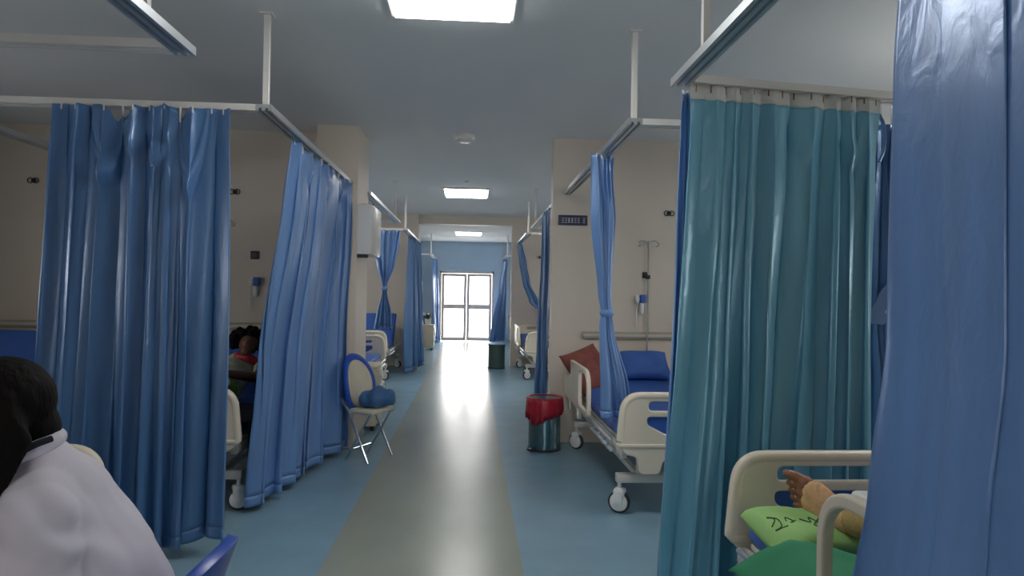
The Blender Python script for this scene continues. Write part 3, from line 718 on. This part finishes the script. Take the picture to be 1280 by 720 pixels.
def wrap(name, pts, mat, k=.0045):
    bm = bmesh.new(); P = smoothpts([p for p, r in pts], 8); R_ = [r for p, r in pts]; n = len(P)-1
    rr = []
    for i in range(len(P)):
        t = i/n*(len(R_)-1); a = min(int(t), len(R_)-2); rr.append(R_[a] + (R_[a+1]-R_[a])*(t-a) + k + (.0015 if (i % 3 == 0) else 0))
    tube(bm, [p-base1 for p in P], rr, 20); return obj(name, bm, mat, pt, sharp=60)
ftm = ball_t.lerp(ball_b, .45)
foot_w = blob('bandage', [(a-base1, r+.011, b-base1, q+.011) for a, r, b, q in
    [(ankle, .042, ball_t.lerp(ankle, .3), .036), (ankle, .040, ftm.lerp(ankle, .28), .040), (heel, .038, ball_b.lerp(heel, .28), .036), (ankle, .038, heel, .036), (ankle, .038, ankle.lerp(knee, .17), .041),
     (heel, .034, ankle.lerp(heel, .3)+Vector((-.01, .04, .01)), .036)]], .005, 9, lambda c: .0014*math.sin((c.x*.5 - c.y + c.z*.6)*330))
obj('bandage', foot_w, 'bandage', pt)['label'] = 'tan crepe bandage round the foot'
wrap('bandage', [(ankle.lerp(knee, .13), .049), (ankle.lerp(knee, .3), .054), (ankle.lerp(knee, .5), .058)], 'bandage_olive', .005)['label'] = 'olive bandage round the shin'
wrap('strap', [(ankle.lerp(knee, .44), .060), (ankle.lerp(knee, .47), .061)], 'dark_plastic', .006)

# ------------------------------------------------------------------ person: reclining patient on the left bed
base2 = Vector((-1.95, 5.0, .58))
p2 = thing('person', 'reclining patient with black curly hair on the left bed, arm across the lap', 'person', tuple(base2))
hc2, P2 = head_caps((-1.84, 5.42, 1.00), (.25, -.75, .45), (.1, .35, .9))
cp = hc2 + [((-1.86, 5.46, .90), .05, (-1.90, 5.50, .84), .055), ((-2.06, 5.50, .82), .07, (-1.74, 5.46, .82), .07), ((-1.92, 5.46, .80), .125, (-1.95, 5.22, .68), .13), ((-1.95, 5.22, .69), .13, (-1.97, 5.10, .67), .13),
            ((-2.05, 5.08, .66), .085, (-2.05, 4.70, .70), .06), ((-2.05, 4.70, .70), .058, (-2.04, 4.36, .64), .04), ((-1.88, 5.08, .66), .085, (-1.86, 4.72, .80), .06), ((-1.86, 4.72, .80), .058, (-1.86, 4.42, .64), .04),
            ((-2.04, 4.36, .64), .036, (-2.05, 4.30, .72), .03), ((-1.86, 4.42, .64), .036, (-1.86, 4.34, .66), .03)]
for sh, el, wr, d in (((-1.72, 5.44, .82), (-1.68, 5.18, .76), (-1.90, 4.98, .82), (-.8, -.35, 0)), ((-2.08, 5.48, .82), (-2.2, 5.22, .70), (-2.02, 5.0, .80), (.7, -.3, 0))):
    cp += [(sh, .055, el, .042), (el, .042, wr, .029)] + hand_caps(wr, d, (0, 0, -1), curl=.5)
bm_ = caps_bm([(Vector(c[0]), c[1], Vector(c[2]), c[3]) for c in cp])
for v in bm_.verts: v.co -= base2
obj('body', remesh('body', bm_, .008, 3), 'skin', p2)
face_parts(P2, p2, base2)
hr = []
random.seed(8)
hcn = Vector((-1.845, 5.44, 1.035))
for k in range(60):
    d = Vector((random.gauss(0, 1), random.gauss(0, 1), random.gauss(0, 1))).normalized()
    if d.dot(Vector((.25, -.75, -.35))) > .45: continue
    q = hcn + Vector((d.x*.125, d.y*.10, d.z*.085)); hr.append((q-base2, .034, q-base2+d*.012, .03))
hr.append((hcn-base2, .10, hcn-base2+Vector((0, .01, 0)), .10))
obj('hair', blob('hair', hr, .009, 2), 'hair', p2)
tp = [((-1.92, 5.46, .80), .137, (-1.95, 5.22, .68), .145), ((-1.95, 5.22, .69), .145, (-1.97, 5.08, .67), .14), ((-2.07, 5.50, .82), .082, (-1.73, 5.46, .82), .082), ((-1.72, 5.44, .82), .068, (-1.69, 5.28, .78), .06), ((-2.08, 5.48, .82), .068, (-2.17, 5.30, .75), .06)]
obj('blouse', blob('blouse', [(Vector(a)-base2, r, Vector(b)-base2, q) for a, r, b, q in tp], .012, 4), 'gown', p2)
obj('neck_scarf', blob('neck_scarf', [(Vector(a)-base2, .04, Vector(b)-base2, .035) for a, b in (((-1.90, 5.38, .90), (-1.82, 5.36, .90)), ((-1.82, 5.36, .90), (-1.77, 5.40, .86)))], .008, 3), 'red_bag', p2)
wr_ = [((-2.05, 5.06, .67), .10, (-2.05, 4.70, .71), .075), ((-2.05, 4.70, .71), .073, (-2.04, 4.40, .65), .056), ((-1.88, 5.06, .67), .10, (-1.86, 4.72, .81), .075), ((-1.86, 4.72, .81), .073, (-1.86, 4.45, .65), .056), ((-1.95, 4.98, .66), .11, (-1.95, 4.6, .66), .08)]
obj('wrap_skirt', blob('wrap_skirt', [(Vector(a)-base2, r, Vector(b)-base2, q) for a, r, b, q in wr_], .012, 5), 'print_cloth', p2)
def drape(u, v):
    y = 4.28 + .62*u; k = min(1, v/.25)
    x = -1.72 + .26*k + .03*math.sin(u*16)*max(0, v-.25); z = .605 - max(0, v-.25)/.75*(.46 + .06*math.sin(u*7)) - .012*k
    return (x + .02, y, z)
sheet('hanging_cloth', 'black cloth hanging over the side of the bed below the reclining patient', 'navy_cloth', drape, 40, 30, 'cloth', .01)

# ------------------------------------------------------------------ person: seated in the white coat, with blue chair
ch = thing('plastic_chair', 'blue plastic chair under the person in the white coat', 'chair', (-.95, 1.63, 0), 0)
def shell(u, v):
    y = (u-.5)*.44*(1-.10*v**4); cx_ = .30 - .07*math.cos(PI*(u-.5))*0; cur = .05*(1-4*(u-.5)**2)
    return (.17 + .055 + .10*v + cur*(.4+.6*v) - .03, y, .44 + .37*v - .05*v**6*(2*abs(u-.5))**2.5)
bm = bmesh.new(); nu, nv = 24, 20; g = [[bm.verts.new(shell(i/nu, j/nv)) for j in range(nv+1)] for i in range(nu+1)]
for i in range(nu):
    for j in range(nv): bm.faces.new((g[i][j], g[i+1][j], g[i+1][j+1], g[i][j+1]))
bmesh.ops.recalc_face_normals(bm, faces=bm.faces[:]); o = obj('backrest', bm, 'chair_blue', ch, sharp=180); s = o.modifiers.new('t', 'SOLIDIFY'); s.thickness = .03; s.offset = 0
o.modifiers.new('b', 'BEVEL').width = .012; o.modifiers['b'].segments = 3
obj('seat', B(-.24, .20, -.22, .22, .42, .45, .014, 3), 'chair_blue', ch)
for sx in (-1, 1):
    for sy in (-1, 1): obj('leg', T([(sx*.19-.01, sy*.18, .42), (sx*.23-.01, sy*.21, .0)], .013, 8), 'chrome', ch)

base3 = Vector((-.95, 1.60, .46))
p3 = thing('person', 'seated person in a white coat with dark hair, bending forward, seen from the side', 'person', tuple(base3), math.radians(27))
hc3, P3 = head_caps((-1.10, 1.60, 1.165), (-.85, 0, -.5), (-.5, .0, .85))
YC = 1.60
skin = hc3 + [((-1.07, YC, 1.10), .05, (-1.01, YC, 1.03), .055), ((-1.0, YC-.14, .965), .05, (-1.0, YC+.14, .965), .05), ((-.99, YC, .93), .10, (-.91, YC, .75), .10), ((-.91, YC, .75), .10, (-.86, YC, .58), .12)]
for s in (-1, 1):
    skin += [((-.88, YC+s*.09, .56), .09, (-1.36, YC+s*.11, .54), .065), ((-1.36, YC+s*.11, .54), .06, (-1.34, YC+s*.11, .12), .04), ((-1.34, YC+s*.11, .09), .04, (-1.48, YC+s*.11, .045), .032)]
    sh = Vector((-1.0, YC+s*.175, .95)); el = Vector((-.98, YC+s*.235, .70)); wr = Vector((-1.22, YC+s*.14, .67))
    skin += [(sh, .05, el, .04), (el, .04, wr, .028)] + hand_caps(wr, (-.9, -s*.3, -.1), (0, 0, -1), curl=.45, thumb=-s)
bm_ = caps_bm([(Vector(c[0]), c[1], Vector(c[2]), c[3]) for c in skin])
for v in bm_.verts: v.co -= base3
obj('body', remesh('body', bm_, .008, 3), 'skin', p3); face_parts(P3, p3, base3)
ct = [((-1.0, YC-.12, .965), .075, (-1.0, YC+.12, .965), .075), ((-.99, YC, .925), .14, (-.90, YC, .76), .145), ((-.90, YC, .76), .15, (-.86, YC, .58), .165), ((-.99, YC-.08, .91), .105, (-.91, YC-.08, .72), .115), ((-.99, YC+.08, .91), .105, (-.91, YC+.08, .72), .115),
      ((-.88, YC-.10, .57), .115, (-1.24, YC-.12, .55), .095), ((-.88, YC+.10, .57), .115, (-1.24, YC+.12, .55), .095), ((-1.0, YC, 1.0), .085, (-1.03, YC, 1.055), .066)]
for s in (-1, 1):
    sh = Vector((-1.0, YC+s*.172, .95)); el = Vector((-.98, YC+s*.235, .70)); wr = Vector((-1.20, YC+s*.15, .67))
    ct += [(sh, .078, el, .068), (el, .068, wr, .05)]
def creases(c):
    w = c + base3
    return .013*noise.noise(Vector((w.x*7, w.y*7, w.z*9))) + .011*math.sin((w.z*1.0+w.x*.8)*55 + 4*noise.noise(w*5))*max(0, noise.noise(w*4+Vector((3, 1, 0)))+.2)
obj('coat', blob('coat', [(Vector(a)-base3, r, Vector(b)-base3, q) for a, r, b, q in ct], .009, 5, creases), 'coat', p3)
def ribbon(pts, w, th, mat, name):
    bm = bmesh.new(); P = [Vector(p)-base3 for p in smoothpts(pts, 6)]; rows = []
    for i, p in enumerate(P):
        d = (P[min(i+1, len(P)-1)]-P[max(i-1, 0)]).normalized(); n = (p - (Vector((-1.0, YC, p.z+base3.z))-base3)); n = (n-d*n.dot(d)).normalized(); s_ = d.cross(n)
        rows.append([bm.verts.new(p + s_*a*w + n*b*th) for a, b in ((-.5, 0), (.5, 0), (.5, 1), (-.5, 1))])
    for A, C in zip(rows, rows[1:]):
        for k in range(4): bm.faces.new((A[k], A[(k+1) % 4], C[(k+1) % 4], C[k]))
    bm.faces.new(rows[0]); bm.faces.new(rows[-1][::-1]); obj(name, bm, mat, p3)
cp_ = [(-1.04+.062*math.cos(t), YC+.070*math.sin(t), 1.075+.02*math.cos(t)) for t in [PI*2*k/16 for k in range(-5, 6)]]
lap = [(-1.09, YC-.085, 1.04), (-1.135, YC-.085, .97), (-1.14, YC-.06, .89)]
ccaps = [(Vector(p)-base3, .02, Vector(q)-base3, .02) for p, q in zip(cp_, cp_[1:])] + [(Vector(p)-base3, .022, Vector(q)-base3, .022) for p, q in zip([cp_[0]]+lap, lap)] 
ccaps += [(Vector((p[0], 2*YC-p[1], p[2]))-base3, .022, Vector((q[0], 2*YC-q[1], q[2]))-base3, .022) for p, q in zip(lap, lap[1:])]
obj('collar', blob('collar', ccaps, .007, 3), 'coat', p3)
lan = smoothpts([(-.985, YC-.07, 1.105), (-1.03, YC-.098, 1.09), (-1.11, YC-.118, 1.03), (-1.165, YC-.09, .94), (-1.175, YC-.05, .80)], 6)
obj('lanyard', T([Vector(p)-base3 for p in lan], .008, 8), 'navy_cloth', p3)
# hair: cap plus long falling locks
hs = [((-1.085, YC, 1.185), .106, (-1.10, YC, 1.175), .102), ((-1.06, YC, 1.14), .085, (-1.04, YC, 1.12), .07)]
random.seed(12)
for k in range(34):
    a = random.uniform(-1, 1); s_ = random.uniform(-.02, .02)
    st = Vector((-1.04 + .03*math.cos(a*3), YC + a*.095, 1.20 + s_)); mid_ = Vector((-1.03-.06*abs(a)+random.uniform(-.025, .02), YC + a*.125, 1.09+random.uniform(-.02, .02)))
    en = Vector((-1.10-.05*abs(a)+random.uniform(-.04, .015), YC + a*.12, .96 + random.uniform(-.08, .04)))
    if a < -.3:
        mid_ = Vector((-1.03 - .10*random.random(), YC - .105 - .02*random.random(), 1.10 + random.uniform(-.02, .02)))
        en = Vector((-1.13 + random.uniform(-.09, .07), YC - .155 + random.uniform(-.02, .02), .985 + random.uniform(-.05, .05)))
        hs.append((Vector((mid_.x-.04, mid_.y, mid_.z)), .03, Vector((en.x-.03, en.y+.02, en.z)), .012))
    if a > -.3 and a < .5: en = mid_ + Vector((random.uniform(-.01, .03), 0, -.03))
    hs += [(st, .022, mid_, .018), (mid_, .018, en, .006)]
obj('hair', blob('hair', [(Vector(a)-base3, r, Vector(b)-base3, q) for a, r, b, q in hs], .007, 2), 'hair', p3)
obj('trousers', blob('trousers', [(Vector((-1.30, YC+s*.11, .54))-base3, .078, Vector((-1.36, YC+s*.11, .52))-base3, .072) for s in (-1, 1)] + [(Vector((-1.36, YC+s*.11, .52))-base3, .072, Vector((-1.34, YC+s*.11, .14))-base3, .055) for s in (-1, 1)], .012, 4), 'navy_cloth', p3)
for s in (-1, 1): obj('shoe', blob('shoe', [(Vector((-1.34, YC+s*.11, .055))-base3, .046, Vector((-1.49, YC+s*.11, .045))-base3, .042)], .01, 3), 'dark_plastic', p3)

# ------------------------------------------------------------------ bins
def bin_(label, x, y, r, h, bag, mat):
    t = thing('pedal_bin', label, 'bin', (x, y, 0))
    obj('bin_body', lathe(bmesh.new(), [(r*.9, 0), (r, .01), (r, h), (r*.97, h), (r*.96, .03), (.01, .03)], 36), mat, t)
    obj('base_ring', lathe(bmesh.new(), [(r*.8, 0), (r+.006, .0), (r+.006, .022), (r*.95, .03)], 36), 'dark_plastic', t)
    obj('rim_ring', lathe(bmesh.new(), [(r*.99, h-.01), (r+.01, h-.012), (r+.012, h+.008), (r*.96, h+.012)], 36), mat, t)
    obj('pedal', B(-.03, .03, -r-.05, -r+.02, .012, .03, .006), 'dark_plastic', t, None, (0, 0, -.9))
    if bag:
        bm = bmesh.new(); n = 60; rows = []
        for j, (rr, z) in enumerate(((r*.9, h-.05), (r*.95, h+.016), (r+.018, h+.018), (r+.022, h-.03), (r+.026, h-.08), (r+.02, h-.12))):
            rows.append([])
            for k in range(n):
                a = 2*PI*k/n; f = noise.noise(Vector((math.cos(a)*3, math.sin(a)*3, j*.5)))
                drop = (.085*math.cos(a+2.0) + .05*f) if j >= 4 else 0
                q = rr + (.008*f + .006*math.sin(k*2.1))*(1 if j >= 2 else .3)*j/3
                rows[-1].append(bm.verts.new((q*math.cos(a), q*math.sin(a), z - drop*(.5 if j == 4 else 1))))
        for A, C in zip(rows, rows[1:]):
            for k in range(n): bm.faces.new((A[k], A[(k+1) % n], C[(k+1) % n], C[k]))
        o = obj('bin_bag', bm, bag, t, sharp=180); s = o.modifiers.new('t', 'SOLIDIFY'); s.thickness = .003
    # raised lid leaning at the back hinge
    o = obj('lid', lathe(bmesh.new(), [(.001, 0), (r, 0), (r, .014), (r*.7, .03), (.001, .036)], 32), mat, t, (r+.03, .0, h+.02), (0, math.radians(86), 0)) if False else None
    return t
bin_('steel pedal bin with a red bag folded over its rim', .70, 6.0, .15, .475, 'red_bag', 'steel')
bin_('dark green bin standing by the far right bed', .50, 12.5, .16, .46, None, 'bin_green')

# ------------------------------------------------------------------ round-backed blue chair and bedside cabinet at the column
rc = thing('folding_chair', 'folding chair with a round blue back and cream seat by the column', 'chair', (-.815, 5.64, 0), math.radians(60)); rc.scale = (.84, .84, .94)
# local: faces -y, back on +y
bm = bmesh.new(); nu, nv = 30, 6; rings = []
ox = lambda a, r: (r*.21*math.cos(a), .23 + .07*(1-(r*math.cos(a))**2)*0 + .10*(r*math.sin(a)+1)/2 - .06*(r*math.cos(a))**2, .68 + r*.25*math.sin(a))
for j in range(nv+1): rings.append([bm.verts.new(ox(2*PI*k/nu, .02+.98*j/nv)) for k in range(nu)])
for A, C in zip(rings, rings[1:]):
    for k in range(nu): bm.faces.new((A[k], A[(k+1) % nu], C[(k+1) % nu], C[k]))
bm.faces.new(rings[0])
o = obj('backrest', bm, 'chair_blue', rc, sharp=180); s = o.modifiers.new('t', 'SOLIDIFY'); s.thickness = .035; s.offset = 0
bm = bmesh.new(); rings = []
for j in range(nv+1): rings.append([bm.verts.new(Vector(ox(2*PI*k/nu, .02+.86*j/nv)) - Vector((0, .024, 0))) for k in range(nu)])
for A, C in zip(rings, rings[1:]):
    for k in range(nu): bm.faces.new((A[k], A[(k+1) % nu], C[(k+1) % nu], C[k]))
bm.faces.new(rings[0])
o = obj('back_cushion', bm, 'cabinet_cream', rc, sharp=180); s = o.modifiers.new('t', 'SOLIDIFY'); s.thickness = .02; s.offset = 0
obj('back_frame', T([ox(2*PI*k/36, 1.02) for k in range(36)], .026, 8, closed=True), 'chair_blue', rc)
obj('seat', B(-.19, .19, -.10, .20, .43, .475, .02, 3), 'cabinet_cream', rc)
for sx in (-1, 1):
    obj('leg', T([(sx*.19, .30, .55), (sx*.19, .20, .45), (sx*.20, -.06, .0)], .012, 8), 'chrome', rc)
    obj('leg', T([(sx*.17, -.06, .43), (sx*.175, .24, .0)], .012, 8), 'chrome', rc)
obj('stretcher', T([(-.17, .2, .09), (.17, .2, .09)], .009, 8), 'chrome', rc)
tag(obj('bag', blob('bag', [((-.08, 0, .07), .075, (.09, .02, .08), .08), ((0, -.03, .08), .085, (.02, .0, .13), .06), ((-.09, .03, .03), .03, (-.13, .06, .02), .02)], .01, 3, lambda c: .01*noise.noise(c*14)), 'bag_blue', None, (-.815, 5.63, .449)),
    'crumpled blue bag on the seat of the round-backed chair', 'bag')
def cabinet(label, x, y, rz, mat, w=.42, d=.40, h=.72):
    t = thing('bedside_cabinet', label, 'cabinet', (x, y, 0), rz)
    obj('body', B(-w/2, w/2, -d/2, d/2, .05, h-.03, .008), mat, t); obj('top', B(-w/2-.012, w/2+.012, -d/2-.012, d/2+.012, h-.03, h, .01), mat, t)
    dr = obj('drawer', B(-w/2+.015, w/2-.015, -d/2-.014, -d/2, h-.20, h-.045, .005), mat, t)
    obj('handle', B(-.05, .05, -d/2-.034, -d/2-.014, h-.13, h-.115, .004), 'aluminium', dr)
    do = obj('door', B(-w/2+.015, w/2-.015, -d/2-.014, -d/2, .075, h-.215, .005), mat, t)
    obj('handle', B(w/2-.07, w/2-.055, -d/2-.034, -d/2-.014, .33, .43, .004), 'aluminium', do)
    for sx in (-1, 1):
        for sy in (-1, 1): obj('foot', lathe(bmesh.new(), [(.018, 0), (.022, .02), (.02, .05)], 12, (sx*(w/2-.04), sy*(d/2-.04), 0)), 'dark_plastic', t)
    return t
cabinet('cream bedside cabinet beyond the round-backed blue chair', -1.16, 6.95, PI/2, 'cabinet_cream', .40, .36, .68)
cabinet('dark bedside cabinet with the green flask on it', -4.60, 5.75, 0, 'cabinet_dark', .55, .45, .86)
cabinet('white bedside cabinet under the far potted plant', -1.13, 16.5, PI/2, 'cabinet_cream', .36, .34, .64)
pp = thing('potted_plant', 'leafy green plant in a white pot on the far cabinet', 'plant', (-1.12, 16.5, .64))
obj('pot', lathe(bmesh.new(), [(.06, 0), (.085, .14), (.075, .14), (.06, .02)], 20), 'pot', pp)
random.seed(3)
for k in range(22):
    a = random.uniform(0, 2*PI); e = random.uniform(.5, 1.4); L_ = random.uniform(.14, .24); d = Vector((math.cos(a)*math.cos(e), math.sin(a)*math.cos(e), math.sin(e)))
    b0 = Vector((0, 0, .12)); s_ = d.cross(Vector((0, 0, 1))).normalized()*.035; bm = bmesh.new()
    q = [bm.verts.new(p) for p in (b0, b0+d*L_*.55+s_, b0+d*L_*.55-s_, b0+d*L_-Vector((0, 0, .03)), b0+d*L_*.55-Vector((0, 0, .008)))]
    for f in ((0, 1, 4), (0, 4, 2), (1, 3, 4), (4, 3, 2)): bm.faces.new([q[i] for i in f])
    obj('leaf', bm, 'leaf', pp)
fk = thing('flask', 'dark green flask with a black cap on the dark cabinet', 'flask', (-4.40, 5.72, .86))
obj('flask_body', lathe(bmesh.new(), [(.001, 0), (.045, .0), (.047, .02), (.047, .2), (.035, .225), (.001, .226)], 22), 'teal_plastic', fk)
obj('cap', lathe(bmesh.new(), [(.036, .226), (.036, .28), (.001, .283)], 20), 'dark_plastic', fk)
tag(obj('glove', blob('glove', [((0, 0, .02), .025, (.0, 0, .10), .03)] + [((-.02+.013*k, 0, .10), .010, (-.045+.028*k, 0, .17-.012*abs(k-1.5)), .008) for k in range(4)] + [((.02, 0, .06), .011, (.06, 0, .1), .009)], .005, 2), 'satin_sky', None, (-3.98, 6.27, 1.15), (0, math.radians(160), 0)),
    'pale blue glove hanging from the wall trunking beside the navy bed', 'glove')

# ------------------------------------------------------------------ wall fittings
def trunking(label, x0, x1, y, z=1.10):
    t = thing('wall_trunking', label, 'trunking', ((x0+x1)/2, y, z)); w = (x1-x0)/2
    obj('channel', B(-w, w, -.035, 0, -.035, .035, .006), 'trunking', t); obj('cover_strip', B(-w, w, -.042, -.035, -.012, .012), 'frame_metal', t)
trunking('long pale wall trunking behind the left beds', -5.1, -1.5, 6.36)
trunking('long pale wall trunking behind the bed with the brown pillow', 1.1, 5.1, 6.28, 1.06)
def oxygen(label, x, y, z):
    t = thing('oxygen_outlet', label, 'medical outlet', (x, y, z))
    obj('back_plate', B(-.045, .0, -.03, 0, -.04, .04, .008), 'abs_white', t); obj('regulator', B(.0, .06, -.06, 0, -.035, .045, .01), 'device_blue', t)
    obj('dial', lathe(bmesh.new(), [(.001, -.05), (.022, -.05), (.024, -.03), (.024, -.02)], 16, (-.024, 0, 0), 'Y'), 'white_paint', t)
    obj('flow_bottle', lathe(bmesh.new(), [(.001, -.14), (.02, -.14), (.022, -.05), (.012, -.036)], 16, (.02, -.03, 0)), 'abs_white', t)
    obj('hose', T(smoothpts([(-.02, -.03, -.04), (-.03, -.03, -.15), (-.025, -.03, -.27)], 5), .005, 6), 'abs_white', t)
def bracket(label, x, y, z):
    t = thing('wall_bracket', label, 'bracket', (x, y, z)); t.scale = (.75, .75, .75)
    obj('plate', lathe(bmesh.new(), [(.001, 0), (.03, 0), (.03, -.012), (.001, -.014)], 16, (0, 0, 0), 'Y'), 'dark_plastic', t)
    for sx in (-1, 1): obj('ring', T([(sx*.035 + .032*math.cos(2*PI*k/18), -.02, .032*math.sin(2*PI*k/18)) for k in range(18)], .006, 6, closed=True), 'dark_plastic', t)
    obj('arm', T([(0, -.005, 0), (0, -.022, 0), (.03, -.022, 0)], .007, 6), 'dark_plastic', t)
def socket(label, x, y, z, s=.04):
    t = thing('wall_socket', label, 'socket', (x, y, z))
    obj('plate', B(-s, s, -.012, 0, -s, s, .004), 'dark_plastic', t); obj('insert', B(-s*.6, s*.6, -.018, -.012, -s*.6, s*.6, .003), 'cabinet_dark', t)
def iv_pole(label, x, y, z0, z1):
    t = thing('drip_pole', label, 'drip pole', (x, y, z0)); h = z1-z0
    obj('pole', T([(0, 0, 0), (0, 0, h)], .009, 10), 'chrome', t); obj('upper_pole', T([(0, 0, h-.35), (0, 0, h+.02)], .0065, 8), 'chrome', t)
    obj('clamp', B(-.02, .02, -.02, .02, h-.36, h-.32, .006), 'dark_plastic', t)
    for sx in (-1, 1): obj('hook', T(smoothpts([(0, 0, h), (sx*.06, 0, h+.02), (sx*.10, 0, h-.005), (sx*.10, 0, h-.03), (sx*.075, 0, h-.035)], 5), .0055, 8), 'chrome', t)
    return t
oxygen('blue and white oxygen outlet on the wall above the reclining patient', -2.11, 6.36, 1.53)
oxygen('blue and white oxygen outlet on the wall beside the drip pole', 1.66, 6.28, 1.42)
oxygen('blue and white oxygen outlet on the wall above the dark cabinet', -4.53, 6.36, 1.58)
bracket('dark ring bracket high on the wall above the reclining patient', -2.31, 6.36, 2.40)
bracket('dark ring bracket high on the wall above the navy bed', -4.18, 6.36, 2.46)
bracket('dark ring bracket high on the wall beside the teal curtain', 1.95, 6.28, 2.28)
bracket('dark ring bracket on the partition above the far bed with the swept curtain', 1.35, 12.85, 2.2)
socket('small dark wall socket above the oxygen outlet by the reclining patient', -2.11, 6.36, 1.79)
socket('small dark wall socket on the wall beside the drip pole', 1.72, 6.28, 1.66, .03)
iv_pole('slim drip pole standing at the blue bed with the brown pillow', 1.735, 6.235, 0.0, 1.98)
iv_pole('slim drip pole standing behind the reclining patient', -2.40, 6.33, 0.0, 2.10)
# sign on the partition end
sg = thing('wall_sign', 'small navy sign with pale lettering on the partition edge', 'sign', (.985, 6.28, 2.19))
obj('plate', B(-.145, .145, -.012, 0, -.05, .05, .003), 'sign_navy', sg)
random.seed(2)
for k in range(7):
    x = -.10 + k*.031 + (.022 if k == 6 else 0); bm = bmesh.new(); w = .012
    box(bm, x-w, x+w, -.0145, -.012, .016, .022); box(bm, x-w*.9, x+w*.9, -.0145, -.012, -.004, .002); box(bm, x-w, x+w, -.0145, -.012, -.026, -.020); box(bm, x-.003+random.uniform(-.006, .006), x+.003, -.0145, -.012, -.026, .022)
    obj('letter', bm, 'sign_white', sg)
# pale box on the left column
wb_ = thing('wall_box', 'pale metal box on the corridor face of the left column', 'wall box', (-1.08, 6.30, 1.80))
obj('case', B(0, .14, -.27, .27, 0, .47, .012), 'abs_white', wb_); obj('front_panel', B(.14, .15, -.25, .25, .02, .45, .005), 'white_paint', wb_)
obj('bracket', B(.0, .10, -.24, -.20, -.03, 0), 'dark_plastic', wb_); obj('top_bracket', B(.0, .12, -.05, .0, .47, .50), 'dark_plastic', wb_)
